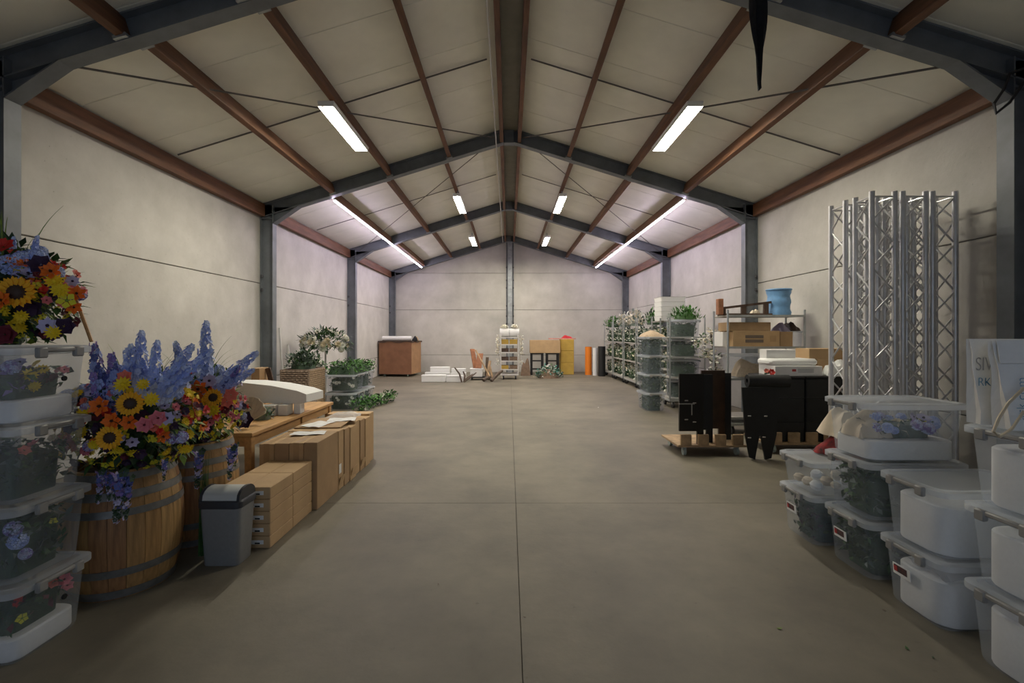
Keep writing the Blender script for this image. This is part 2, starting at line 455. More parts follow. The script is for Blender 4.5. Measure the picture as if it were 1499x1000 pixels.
pipe = build('conduit_pipe', MB().tube([(-0.235, Y0 + 0.3, 5.02), (-0.235, FR[3] - 0.2, 5.02)], 0.011, 8), 'conduit', smooth=True)
tag(pipe, 'thin pale conduit pipe running along the ridge purlin', 'pipe')
# bracing rods
rodi = 0
def rod(p0, p1, label, r=0.011):
    tag(build('bracing_rod', MB().tube([p0, p1], r, 6), 'rod', smooth=True), label, None, 'roof bracing rods', 'structure')
for sx in (-1, 1):
    sd = side_word[sx]
    rod((sx * 3.98, FR[0] + 0.08, zroof(3.98) - 0.20), (sx * 0.25, FR[1] - 0.1, zroof(0.25) - 0.14), 'thin dark diagonal rod above the front lamp on the %s side' % sd)
    rod((sx * 4.5, 6.5, zroof(4.5) - 0.03), (sx * 0.3, 6.5, zroof(0.3) - 0.03), 'thin dark cross rod under the roof panels by the front lamp, %s side' % sd)
    rod((sx * 0.5, FR[1] + 0.1, zroof(0.5) - 0.20), (sx * 4.3, FR[2] - 0.1, zroof(4.3) - 0.16), 'thin dark diagonal rod passing under the LED strip on the %s side' % sd, 0.008)
    rod((sx * 4.5, 11.2, zroof(4.5) - 0.03), (sx * 0.3, 11.2, zroof(0.3) - 0.03), 'thin dark cross rod between the second and third frames, %s side' % sd, 0.008)

# ------------------------------------------------------------------ lamps
def lamp(x, y0, y1, z, label, w=0.16):
    t = thing('tube_lamp', label, 'lamp', (x, (y0 + y1) / 2, z), 0, 'fluorescent tube lamps')
    L = y1 - y0
    b = MB(); poly = [(-w * .24, 0.018), (-w * 0.18, -0.004), (w * 0.18, -0.004), (w * .24, 0.018)]
    b.prism(poly, L - 0.06, Matrix.Translation((0, L / 2 - 0.03, 0)) @ Matrix.Rotation(R(90), 4, 'X'))
    build('diffuser', b, 'tube_light', t)
    build('housing', MB().box((0, 0, 0.034), (w * 1.10, L, 0.03), b=0.005), 'lamp_housing', t)
    for e in (-1, 1):
        build('reflector', MB().box((e * w * .49, 0, -.001), (.004, L, .048), (0, e * R(-14), 0)), 'lamp_housing', t)
        build('end_cap', MB().box((0, e * (L / 2 - 0.012), 0.004), (w * 1.02, 0.024, 0.045), b=0.006), 'lamp_housing', t)
        zt = zroof(x) - 0.22 - z
        build('hanger', MB().box((0, e * L * 0.36, (0.05 + zt) / 2), (0.03, 0.02, max(0.02, zt - 0.05))), 'galv', t)
for sx, d in ((-1, 0.0), (1, 0.04)):
    sd = side_word[sx]
    lamp(sx * (2.30 + d), 6.0, 7.5, 4.38, 'largest looking glowing tube lamp before the second frame, %s side' % sd, 0.19)
    lamp(sx * (1.17 + d), 10.7, 12.25, 4.60, 'glowing tube lamp hung between second and third frames, %s side' % sd)
    lamp(sx * (1.19 + d), 15.25, 16.8, 4.60, 'glowing tube lamp nearest the back wall, %s side' % sd)
    t = thing('led_strip', 'long thin violet-white LED strip under the purlin, %s side' % sd, 'led strip', (sx * 3.33, 13.68, 4.055), 0, 'violet LED strips')
    build('light_bar', MB().box((0, 0, -0.014), (0.034, 9.15, 0.022), b=0.005), 'strip_light', t)
    build('mounting_rail', MB().box((0, 0, 0.012), (0.045, 9.15, 0.03), b=0.004), 'lamp_housing', t)

# black drape hanging at the first frame
b = MB(); n = 12
pts = []
for i in range(n + 1):
    t_ = i / n; w_ = 0.075 * (0.55 + 0.6 * math.sin(PI * min(1, t_ * 1.25 + 0.12))) * (1 - t_ ** 3) + 0.006
    for k in range(5):
        u = k / 4 - 0.5
        pts.append((u * 2 * w_ * 0.8 + 0.025 * t_, 0.03 * math.sin(u * 9 + t_ * 4), -t_ * 0.86))
fs = [(i * 5 + k, i * 5 + k + 1, (i + 1) * 5 + k + 1, (i + 1) * 5 + k) for i in range(n) for k in range(4)]
b.add(pts, fs)
o = build('black_cloth', b, 'black_cloth', smooth=True, loc=(2.13, 4.10, 4.46)); tag(o, 'black cloth strip hanging down from the first roof frame', 'cloth')
mod = o.modifiers.new('s', 'SOLIDIFY'); mod.thickness = 0.008
o = build('black_cable', MB().tube([P(1499, 100, 4.1), P(1478, 108, 4.12), P(1470, 130, 4.14), P(1455, 152, 4.14), P(1458, 166, 4.14), P(1478, 150, 4.12), P(1499, 120, 4.1)], 0.012, 6), 'black_rubber', smooth=True)
tag(o, 'black cable looping on the first steel column near the lattice trusses', 'cable')

# ------------------------------------------------------------------ plants
def petal(mb, a, r0, r1, w, z0, z1, cup=0.0):
    c, s_ = math.cos(a), math.sin(a)
    def q(r, t, z): return (r * c - t * s_, r * s_ + t * c, z)
    rm = r0 + (r1 - r0) * 0.6; zm = z0 + (z1 - z0) * 0.6
    vs = [q(r0, 0, z0), q(rm, w / 2, zm + cup), q(r1, 0, z1), q(rm, -w / 2, zm + cup), q(rm, 0, zm)]
    mb.add(vs, [(0, 4, 1), (1, 4, 2), (2, 4, 3), (3, 4, 0)])
def ring(mb, n, r0, r1, w, z0, z1, a0=0.0, cup=0.05):
    for k in range(n): petal(mb, a0 + 2 * PI * k / n, r0, r1, w, z0, z1, cup)
def dome(mb, r, h, n=10, z=0.0):
    mb.lathe([(r, z), (r * 0.8, z + h * 0.6), (r * 0.4, z + h * 0.95), (0.001, z + h)], n)
def flower(name, spec, core=None, mats=()):
    b = MB(); b.keep = True
    for s_ in spec: ring(b, *s_)
    if core: b.mi = 1; dome(b, *core)
    return b.mesh(name, list(mats))
FL = {}
FL['sun'] = flower('sunflower', [(15, .35, 1.0, .30, .0, .10), (15, .35, .9, .28, .08, .24, .21)], None, ['sun'])
b = MB(); dome(b, .46, .2, 14, .05); SUN_CORE = b.mesh('flower_center', ['sun_core'], True)
FL['daisy'] = flower('daisy', [(12, .1, 1, .34, 0, .2), (10, .1, .7, .3, .1, .4, .2)], (.25, .25, 8, .1), ['yellow', 'yellow'])
FL['limebloom'] = flower('yellow_blossom', [(5, .05, 1, .8, 0, .3)], (.2, .3, 6, .05), ['lime_yellow', 'leaf_lime'])
FL['orange'] = flower('orange_lily', [(6, .05, 1, .62, 0, .35), (5, .05, .7, .5, .1, .6, .4)], (.16, .4, 6, .1), ['orange', 'sun_core'])
FL['red'] = flower('red_blossom', [(6, .05, 1, .75, 0, .3), (5, .05, .7, .6, .1, .6, .4)], None, ['red'])
FL['pink'] = flower('pink_blossom', [(6, .05, 1, .75, 0, .3), (5, .05, .7, .6, .1, .6, .4)], (.14, .4, 6, .1), ['pink', 'burgundy'])
FL['coral'] = flower('coral_blossom', [(6, .05, 1, .75, 0, .3), (5, .05, .7, .6, .1, .6, .4)], None, ['coral'])
FL['lilac'] = flower('lilac_anemone', [(7, .05, 1, .7, 0, .25), (6, .05, .8, .6, .1, .4, .3)], (.2, .3, 7, .1), ['lilac', 'plum'])
FL['plum'] = flower('plum_pansy', [(6, .05, 1, .85, 0, .3), (5, .05, .7, .7, .1, .6, .4)], None, ['plum'])
FL['burgundy'] = flower('burgundy_blossom', [(6, .05, 1, .85, 0, .3), (5, .05, .7, .7, .1, .6, .4)], None, ['burgundy'])
def rose(col, name):
    b = MB(); b.keep = True
    for n, r1, z1, a0 in ((6, 1, .25, 0), (5, .8, .55, .4), (5, .55, .75, .9), (4, .3, .85, .2)): ring(b, n, .05, r1, r1 * 1.0, 0.0, z1, a0, .12)
    return b.mesh(name, [col])
FL['rose'] = rose('white_fl', 'white_rose'); FL['creamrose'] = rose('cream_fl', 'cream_rose')
def spike(name, cols, n=85, L=1.0, r=0.17, seed=1, droop=False):
    rnd = random.Random(seed); b = MB(); b.keep = True
    for i in range(n):
        t = i / n; b.mi = rnd.randrange(len(cols)); a = i * 2.4
        rr = (r * (1 - 0.75 * t) + 0.01) * rnd.uniform(.55, 1.15); sc = 0.10 * (1 - 0.5 * t) * rnd.uniform(.7, 1.25); a += rnd.uniform(-.4, .4)
        T = Matrix.Translation((rr * math.cos(a), rr * math.sin(a), t * L)) @ Matrix.Rotation(a, 4, 'Z') @ Matrix.Rotation(R(rnd.uniform(35, 100)), 4, 'Y') @ Matrix.Scale(sc, 4)
        c = MB(); ring(c, 5, .05, 1, .85, 0, .3)
        b.add(c.v, c.f, T)
    return b.mesh(name, cols)
FL['delph'] = spike('delphinium_spike', ['blue', 'blue_pale', 'blue_ice', 'blue', 'blue_pale', 'blue'], seed=2)
FL['delph_dark'] = spike('delphinium_spike', ['blue', 'blue_deep', 'violet'], seed=3)
FL['wist'] = spike('wisteria_trail', ['violet', 'blue_deep', 'leaf_dark', 'lilac'], n=40, r=0.11, seed=5)
def ball(name, cols, n=40, seed=1):
    rnd = random.Random(seed); b = MB(); b.keep = True
    for i in range(n):
        z = 1 - 1.7 * (i + .5) / n; a = i * 2.4; rr = math.sqrt(max(0, 1 - z * z)); b.mi = rnd.randrange(len(cols))
        d = Vector((rr * math.cos(a), rr * math.sin(a), z))
        c = MB(); ring(c, 4, .03, 1, .9, 0, .25)
        b.add(c.v, c.f, Matrix.Translation(d * .75) @ d.to_track_quat('Z', 'Y').to_matrix().to_4x4() @ Matrix.Scale(.34, 4))
    return b.mesh(name, cols)
FL['hydr'] = ball('blue_hydrangea', ['blue', 'blue_pale', 'blue_pale'], seed=4)
FL['hydr_lilac'] = ball('lilac_hydrangea', ['lilac', 'blue_pale', 'violet'], seed=6)
FL['hydr_white'] = ball('white_hydrangea', ['white_fl', 'white_fl', 'cream_fl'], seed=7)
PN = {k: me.name for k, me in FL.items()}
def leafshape(mb, T, L, w, bend):
    vs = [(0, 0, 0), (L * .45, w / 2, bend * .4), (L, 0, -bend), (L * .45, -w / 2, bend * .4), (L * .45, 0, bend * .15)]
    mb.add(vs, [(0, 4, 1), (1, 4, 2), (2, 4, 3), (3, 4, 0)], T)
def leaves(n, region, size, cols, seed, aspect=0.45, outward=None):
    rnd = random.Random(seed); b = MB(); b.keep = True
    for i in range(n):
        p = Vector(region(rnd)); b.mi = rnd.randrange(len(cols))
        q = Euler((rnd.uniform(-1, 1), rnd.uniform(-1.2, 0.7), rnd.uniform(0, 2 * PI)))
        if outward is not None:
            d = (p - Vector(outward)); d.normalize()
            q = (d + Vector((rnd.uniform(-.7, .7), rnd.uniform(-.7, .7), rnd.uniform(-.5, .6)))).to_track_quat('X', 'Z').to_euler()
        L = size * rnd.uniform(.6, 1.25)
        leafshape(b, Matrix.Translation(p) @ q.to_matrix().to_4x4(), L, L * aspect * rnd.uniform(.8, 1.2), L * rnd.uniform(.0, .25))
    return b
def clampv(b, x, y, z0, z1):
    for p in b.v:
        p.x = max(-x, min(x, p.x)); p.y = max(-y, min(y, p.y)); p.z = max(z0, min(z1, p.z))
    return b
def shellregion(sx, sy, z0, z1):
    def f(r):
        k = r.randrange(5); x, y, z = r.uniform(-sx, sx), r.uniform(-sy, sy), r.uniform(z0, z1)
        if k == 0: x = -sx
        elif k == 1: x = sx
        elif k == 2: y = -sy
        elif k == 3: y = sy
        else: z = z1
        g = 0.93 + 0.07 * (z - z0) / max(1e-3, z1 - z0)
        return (x * g, y * g, z)
    return f
def boxregion(sx, sy, z0, z1):
    return lambda r: (r.uniform(-sx, sx), r.uniform(-sy, sy), r.uniform(z0, z1))
def ellregion(c, rx, ry, rz, lo=0.6, zmin=-0.3):
    def f(r):
        while True:
            d = Vector((r.gauss(0, 1), r.gauss(0, 1), r.gauss(0, 1))).normalized()
            if d.z >= zmin: break
        s_ = r.uniform(lo, 1)
        return (c[0] + d.x * rx * s_, c[1] + d.y * ry * s_, c[2] + d.z * rz * s_)
    return f
def put(parent, key, pos, nrm, size, rnd, sub=True):
    n = Vector(nrm).normalized()
    q = n.to_track_quat('Z', 'Y') @ Quaternion((0, 0, 1), rnd.uniform(0, 6.28))
    o = link(PN[key], FL[key], parent, pos, q, size)
    if key == 'sun' and sub: link('flower_center', SUN_CORE, o)
    return o
def grass(mb, base, d, L, w, rnd):
    d = Vector(d); side = Vector((-d.y, d.x, 0)); side = side.normalized() if side.length > 1e-3 else Vector((1, 0, 0))
    n = 8; vs = []
    for i in range(n + 1):
        t = i / n
        p = Vector(base) + Vector((d.x * L * t * t * 0.75, d.y * L * t * t * 0.75, L * (t * 0.95 - 0.38 * t * t * abs(d.z))))
        ww = w * (1 - t) + 0.0006
        vs += [p - side * ww, p + side * ww]
    mb.add(vs, [(2 * i, 2 * i + 1, 2 * i + 3, 2 * i + 2) for i in range(n)])

def bouquet(label, loc, c, rx, ry, rz, mix, nfl, seed, fixed=(), spikes=(), trails=(), grasses=8, foliage=1000, zmin=None):
    """mix: list of (key, size, zlow, zhigh, weight); positions in the bouquet's own frame"""
    rnd = random.Random(seed)
    t = thing('flower_bouquet', label, 'bouquet', loc)
    b = leaves(foliage, ellregion(c, rx * .97, ry * .97, rz * 1.0, .35, -1), 0.075, ['leaf', 'leaf_dark', 'leaf_dark', 'leaf_lime', 'leaf'], seed, .4, outward=c)
    if zmin is not None: clampv(b, 9, 9, zmin, 9)
    tag(build('foliage', b, ['leaf', 'leaf_dark', 'leaf_dark', 'leaf_lime', 'leaf'], t), kind='stuff')
    b = MB()
    b.lathe([(rx * .18, 0.0), (rx * .30, c[2] * .45), (rx * .55, c[2] * .85), (rx * .62, c[2] + rz * .2), (rx * .35, c[2] + rz * .6), (.001, c[2] + rz * .7)], 14, Matrix.Translation((c[0] * .8, c[1] * .8, 0)))
    build('stem_bundle', b, 'leaf_dark', t)
    tot = sum(m_[4] for m_ in mix)
    for key, pos, nrm, size in fixed: put(t, key, pos, nrm, size, rnd)
    done = [Vector(f[1]) for f in fixed]
    cnt = 0; tries = 0
    while cnt < nfl and tries < nfl * 30:
        tries += 1
        d = Vector((rnd.gauss(0, 1), rnd.gauss(0, 1), rnd.gauss(0, 1))).normalized()
        if d.z < -.85 or (d.y > .45): continue
        x = rnd.uniform(0, tot); key = None
        for m_ in mix:
            x -= m_[4]
            if x <= 0: break
        if not (m_[2] <= d.z <= m_[3]): continue
        s_ = rnd.uniform(.86, 1.04)
        p = Vector(c) + Vector((d.x * rx, d.y * ry, d.z * rz)) * s_
        sz = m_[1] * rnd.uniform(.8, 1.2)
        if any((p - q).length < sz * .68 for q in done): continue
        done.append(p); cnt += 1
        nrm = d + Vector((rnd.uniform(-.35, .35), rnd.uniform(-.35, .2), rnd.uniform(-.2, .45)))
        put(t, m_[0], p, nrm, sz, rnd)
    for key, p, nrm, size in spikes:
        q = Vector(nrm).normalized().to_track_quat('Z', 'Y')
        link(PN[key], FL[key], t, p, q, (size * .82, size * .82, size * 1.12))
    for p, L in trails:
        link(PN['wist'], FL['wist'], t, p, Vector((rnd.uniform(-.08, .08), -.1, -1)).normalized().to_track_quat('Z', 'Y'), (L * .9, L * .9, L))
    for i in range(grasses):
        b = MB(); b.keep = True; a = rnd.uniform(0, 6.28)
        grass(b, (c[0] + rx * .4 * math.cos(a), c[1] + ry * .3 * math.sin(a), c[2] + rz * .5), (math.cos(a) * .6, math.sin(a) * .35, rnd.uniform(.3, 1.1)), rnd.uniform(.30, .48), .0045, rnd)
        build('grass_blade', b, 'leaf_lime' if i % 3 else 'leaf', t)
    return t

# ------------------------------------------------------------------ barrels with bouquets
BH, RB, RH_ = 0.72, 0.305, 0.255
def rbar(t): return RH_ + (RB - RH_) * (1 - (2 * t - 1) ** 2)
NS = 22
b = MB(); lv = 9; vs = []
for i in range(lv):
    t_ = i / (lv - 1); r_ = rbar(t_); z = t_ * BH; da = PI / NS * 0.975
    for rr in (r_ - 0.02, r_):
        for sgn in (-1, 0, 1): vs.append((rr * math.cos(sgn * da), rr * math.sin(sgn * da), z))
fs = []
for i in range(lv - 1):
    a, c = i * 6, (i + 1) * 6
    for u, v in ((3, 4), (4, 5), (5, 2), (2, 1), (1, 0), (0, 3)): fs.append((a + u, a + v, c + v, c + u))
fs += [(0, 1, 4, 3), (1, 2, 5, 4)] + [tuple((lv - 1) * 6 + q for q in f) for f in ((0, 3, 4, 1), (1, 4, 5, 2))]
b.add(vs, fs); STAVE = b.mesh('stave', ['oak_a'], True)
HOOPS = []
for t0, t1 in ((0.01, 0.075), (0.19, 0.25), (0.36, 0.41), (0.66, 0.715), (0.79, 0.85), (0.93, 0.985)):
    if (t0, t1) == (0.36, 0.41): continue
    q = MB(); q.lathe([(rbar(t0) - .012, t0 * BH), (rbar(t0) + .004, t0 * BH), (rbar(t1) + .004, t1 * BH), (rbar(t1) - .012, t1 * BH)], 40)
    HOOPS.append(q.mesh('hoop', ['hoop'], True))
def barrel(label, loc, seed):
    t = thing('wooden_barrel', label, 'barrel', loc, 0, 'oak barrels with flower bouquets')
    rnd = random.Random(seed)
    for k in range(NS):
        o = link('stave', STAVE, t, rot=(0, 0, 2 * PI * (k + .5) / NS)); recolor(o, rnd.choice(['oak_a', 'oak_a', 'oak_b', 'oak_b', 'oak_c']))
    for h in HOOPS: link('hoop', h, t)
    build('barrel_head', MB().lathe([(.001, BH - .05), (RH_ - .018, BH - .05), (RH_ - .018, BH - .075), (.001, BH - .075)], 28), 'soil', t)
    return t
B1 = Vector((-2.35, 2.92, 0)); B2 = Vector((-2.36, 3.57, 0))
barrel('wooden barrel closest to the stacked clear flower bins', B1, 3)
barrel('wooden barrel standing behind the grey waste bin', B2, 8)

MIX = [('orange', .038, -.3, .6, 3), ('coral', .030, -.3, .7, 3), ('pink', .031, -.4, .8, 4), ('daisy', .034, -.7, .7, 5), ('limebloom', .022, -.85, .2, 10),
       ('lilac', .032, -.3, .9, 3), ('plum', .034, -.8, .7, 4), ('red', .028, -.2, .9, 3), ('hydr', .045, .4, 1, 3), ('hydr_lilac', .036, -.4, .5, 2), ('burgundy', .032, -.6, .4, 2)]
def loc_in(base, px, py, Y): return P(px, py, Y) - base
top1 = Vector((B1.x, B1.y, BH - .05)); top2 = Vector((B2.x, B2.y, BH - .05))
fx1 = [('sun', loc_in(top1, 191, 591, 2.50), (0.45, -1, .15), .068), ('sun', loc_in(top1, 161, 641, 2.48), (.3, -1, .1), .066), ('daisy', loc_in(top1, 222, 585, 2.55), (.4, -1, .3), .042),
       ('daisy', loc_in(top1, 180, 563, 2.56), (.3, -1, .4), .046), ('daisy', loc_in(top1, 210, 563, 2.58), (.3, -1, .4), .036), ('orange', loc_in(top1, 147, 595, 2.5), (.2, -1, .2), .055),
       ('orange', loc_in(top1, 165, 616, 2.5), (.2, -1, .1), .05), ('orange', loc_in(top1, 190, 618, 2.52), (.3, -1, 0), .045), ('pink', loc_in(top1, 212, 622, 2.52), (.4, -1, .1), .045),
       ('pink', loc_in(top1, 232, 612, 2.56), (.4, -1, .1), .045), ('coral', loc_in(top1, 183, 552, 2.6), (.3, -1, .4), .04), ('lilac', loc_in(top1, 245, 612, 2.58), (.4, -1, .1), .04)]
sp1 = [('delph_dark', loc_in(top1, 150, 600, 2.66), (-.05, -.1, 1), .33), ('delph_dark', loc_in(top1, 166, 605, 2.70), (.05, -.1, 1), .30), ('delph', loc_in(top1, 205, 572, 2.75), (.02, 0, 1), .30), ('delph', loc_in(top1, 222, 580, 2.75), (.1, 0, 1), .28),
       ('delph', loc_in(top1, 228, 585, 2.72), (.6, -.1, .8), .34), ('delph', loc_in(top1, 212, 585, 2.7), (-.25, 0, 1), .28), ('delph', loc_in(top1, 238, 580, 2.75), (.75, 0, .7), .34), ('delph', loc_in(top1, 196, 580, 2.72), (-.1, -.1, 1), .24)]
bouquet('mixed bouquet with two sunflowers in the barrel closest to the flower bins', top1, (.10, -.03, .31), .36, .35, .30, MIX, 260, 11, fx1, sp1,
        [(loc_in(top1, 178, 690, 2.56), .27), (loc_in(top1, 186, 700, 2.57), .22), (loc_in(top1, 150, 690, 2.57), .17), (loc_in(top1, 160, 695, 2.57), .14), (loc_in(top1, 242, 672, 2.6), .12)], 9)
fx2 = [('sun', loc_in(top2, 312, 582, 3.20), (.35, -1, .2), .063), ('orange', loc_in(top2, 291, 570, 3.18), (.2, -1, .2), .065), ('orange', loc_in(top2, 287, 583, 3.18), (.1, -1, .1), .06),
       ('daisy', loc_in(top2, 290, 600, 3.18), (.2, -1, .2), .06), ('daisy', loc_in(top2, 297, 592, 3.2), (.2, -1, .3), .05), ('daisy', loc_in(top2, 278, 606, 3.18), (.1, -1, .2), .05), ('daisy', loc_in(top2, 312, 600, 3.2), (.3, -1, .2), .05),
       ('lilac', loc_in(top2, 307, 558, 3.26), (.2, -1, .4), .05), ('coral', loc_in(top2, 338, 578, 3.3), (.6, -1, .2), .05), ('coral', loc_in(top2, 332, 588, 3.3), (.6, -1, .1), .045)]
sp2 = [('delph', loc_in(top2, 300, 555, 3.4), (.02, 0, 1), .36), ('delph', loc_in(top2, 318, 566, 3.36), (.75, -.1, .6), .34), ('delph', loc_in(top2, 322, 572, 3.36), (.85, -.1, .5), .26), ('delph', loc_in(top2, 275, 570, 3.36), (-.2, -.1, 1), .30), ('delph_dark', loc_in(top2, 325, 575, 3.36), (.5, -.2, .6), .22)]
bouquet('mixed bouquet with one sunflower in the barrel behind the waste bin', top2, (.06, -.04, .30), .31, .34, .29, MIX, 240, 23, fx2, sp2,
        [(loc_in(top2, 293, 660, 3.22), .25), (loc_in(top2, 340, 655, 3.3), .22), (loc_in(top2, 344, 650, 3.32), .16)], 9)
b = MB(); b.keep = True; rnd = random.Random(4)
for i in range(26):
    a = rnd.uniform(0, 6.28)
    x0, y0 = -2.075 + rnd.uniform(-.02, .02), 3.245 + rnd.uniform(-.02, .02)
    grass(b, (x0, y0, 0.0), (math.cos(a) * .07, math.sin(a) * .07, .1), rnd.uniform(.5, .78), .006, rnd)
o = build('grass_clump', b, 'leaf'); tag(o, 'tall green grass clump standing between the two wooden barrels', 'grass')
o['kind'] = 'stuff'

# ------------------------------------------------------------------ storage bins
BW, BD, BIH = 0.60, 0.40, 0.345
def bin_meshes(h):
    b = MB(); b.keep = True
    prof = [(.53, .33, 0.004), (.545, .345, 0.02), (.585, .385, h - .03), (.60, .40, h - .025), (.60, .40, h - .004)]
    loft(b, [(rrect(w, d, .05), z) for w, d, z in prof], True, False)
    lid = MB()
    loft(lid, [(rrect(.605, .405, .05), h - .028), (rrect(.632, .432, .055), h - .024), (rrect(.632, .432, .055), h + .004), (rrect(.60, .40, .05), h + .012), (rrect(.57, .37, .045), h + .012), (rrect(.56, .36, .045), h + .003)], False, True)
    return b.mesh('tub', ['bin_clear'], True), lid.mesh('lid', ['bin_lid'], True)
TUB, LID = bin_meshes(BIH)
TUBS, LIDS = bin_meshes(0.225)
b = MB(); b.box((0, 0, 0), (.022, .23, .022), b=.006); b.box((-.003, -.095, -.012), (.026, .05, .05), b=.006); b.box((-.003, .095, -.012), (.026, .05, .05), b=.006)
LATCH = b.mesh('latch', ['latch'], True)
def storage_bin(label, loc, rz=0, shallow=False, sticker=False, hole=False, hazy=False, group='clear storage bins', lid=True):
    t = thing('storage_bin', label, 'storage bin', loc, rz, group)
    h = .225 if shallow else BIH
    o = link('tub', TUBS if shallow else TUB, t)
    if hazy: recolor(o, 'bin_hazy')
    if lid: link('lid', LIDS if shallow else LID, t)
    for e in (-1, 1):
        link('latch', LATCH, t, (e * .322, 0, h - .006), (0, 0, 0 if e < 0 else PI))
    if sticker:
        s_ = build('sticker', MB().box((-.292, .06, h * .56), (.004, .115, .06), (0, R(-5), 0)), 'paper', t)
        build('print_panel', MB().box((-.2945, .065, h * .575), (.004, .085, .036), (0, R(-5), 0)), 'sticker_dark', s_)
        build('print_mark', MB().box((-.2965, .095, h * .57), (.004, .022, .028), (0, R(-5), 0)), 'sticker_red', s_)
    if hole:
        e = 1
        build('drain_hole', MB().lathe([(.001, 0), (.013, 0), (.013, .008), (.001, .008)], 14, Matrix.Translation((.283, .06, h * .56)) @ Matrix.Rotation(R(90), 4, 'Y')), 'hole', t)
    return t
STEP = BIH + 0.017
def foam(label, loc, w=.525, d=.325, h=.20, name='foam_block', rz=0, r=.09, group='white foam blocks'):
    b = MB(); loft(b, [(rrect(w - .01, d - .01, r), 0), (rrect(w, d, r), .008), (rrect(w, d, r), h - .008), (rrect(w - .016, d - .016, r), h)])
    return tag(build(name, b, 'foam', smooth=True, loc=loc, rot=(0, 0, rz)), label, 'foam', group)
def fillgreen(label, loc, cols, n=260, seed=1, sx=.245, sy=.15, z0=.012, z1=.28, size=.06, blossoms=(), rz=0, name='artificial_greenery', group=None, cat='greenery'):
    t = thing(name, label, cat, loc, rz, group)
    tag(build('leaf_mass', clampv(leaves(int(n * 2.0), shellregion(sx - .01, sy - .012, z0 + .02, z1), size, cols, seed), sx + .011, sy + .008, .002, z1 + .012), cols, t), kind='stuff')
    b = MB(); loft(b, [(rrect(sx * 1.70, sy * 1.62, .04), 0), (rrect(sx * 1.78, sy * 1.70, .04), z1 * .80), (rrect(sx * 1.2, sy * 1.1, .04), z1 * .92)])
    build('core', b, cols[0], t)
    rnd = random.Random(seed + 50)
    for key, p, s_ in blossoms: put(t, key, p, (rnd.uniform(-.3, .9), rnd.uniform(-1, -.2), .5), s_, rnd, True)
    return t
DARKG = ['leaf_dark', 'leaf_blue', 'leaf', 'leaf_grey', 'leaf_dark', 'leaf']

# left stack, seen end-on beside the first barrel
LX, LY = -2.50, 2.32
lab = ['clear bin of pale pink flowers on a foam tray, lowest beside the barrel',
       'clear bin of blue flowers and greenery, second from the floor beside the barrel',
       'clear bin of dark greenery with a pink flower, third from the floor beside the barrel',
       'clear bin of yellow flowers on a foam tray, topmost of the stack beside the barrel']
for i in range(4):
    storage_bin(lab[i], (LX, LY, STEP * i), hole=i in (0, 3), hazy=(i >= 2))
foam('low white foam tray under pale pink flowers, in the bottom bin beside the barrel', (LX, LY, .008), .52, .32, .10, 'foam_tray', r=.05, group='low foam trays')
foam('low white foam tray under yellow flowers, in the topmost bin beside the barrel', (LX, LY, STEP * 3 + .008), .52, .32, .10, 'foam_tray', r=.05, group='low foam trays')
fillgreen('pale pink and red flowers on the foam tray in the bottom bin', (LX, LY, .11), ['leaf_dark', 'leaf', 'leaf_dark', 'burgundy'], 110, 3, z1=.15, blossoms=[('pink', (.24, .11, .14), .035), ('pink', (.235, .13, .10), .03), ('coral', (.23, .06, .15), .028), ('red', (.23, -.1, .15), .03), ('limebloom', (.24, -.1, .07), .025)], name='flower_filling', cat='flowers')
fillgreen('blue flowers and dark greenery in the second bin from the floor', (LX, LY, STEP + .008), DARKG, 230, 4, z1=.27, blossoms=[('hydr', (.22, -.10, .17), .045), ('hydr_lilac', (.21, -.11, .23), .04), ('hydr_lilac', (.235, -.08, .10), .03), ('limebloom', (.24, .05, .2), .02)])
fillgreen('dark greenery with one pink flower in the third bin from the floor', (LX, LY, STEP * 2 + .008), DARKG, 220, 5, z1=.22, blossoms=[('pink', (.235, -.04, .24), .032), ('coral', (.23, -.08, .22), .028), ('creamrose', (.23, .06, .25), .022)])
fillgreen('yellow daisies and mauve blooms on the tray in the topmost bin', (LX, LY, STEP * 3 + .11), ['leaf_dark', 'plum', 'violet', 'leaf'], 110, 6, z1=.13, blossoms=[('daisy', (.235, -.06, .11), .034), ('daisy', (.235, .0, .13), .032), ('daisy', (.24, -.04, .05), .032), ('daisy', (.23, -.02, .16), .026), ('hydr_lilac', (.2, -.11, .15), .04), ('pink', (.23, .12, .12), .024), ('pink', (.23, .09, .12), .02), ('burgundy', (.24, .05, .08), .034), ('lilac', (.22, -.09, .17), .028)], name='flower_filling', cat='flowers')

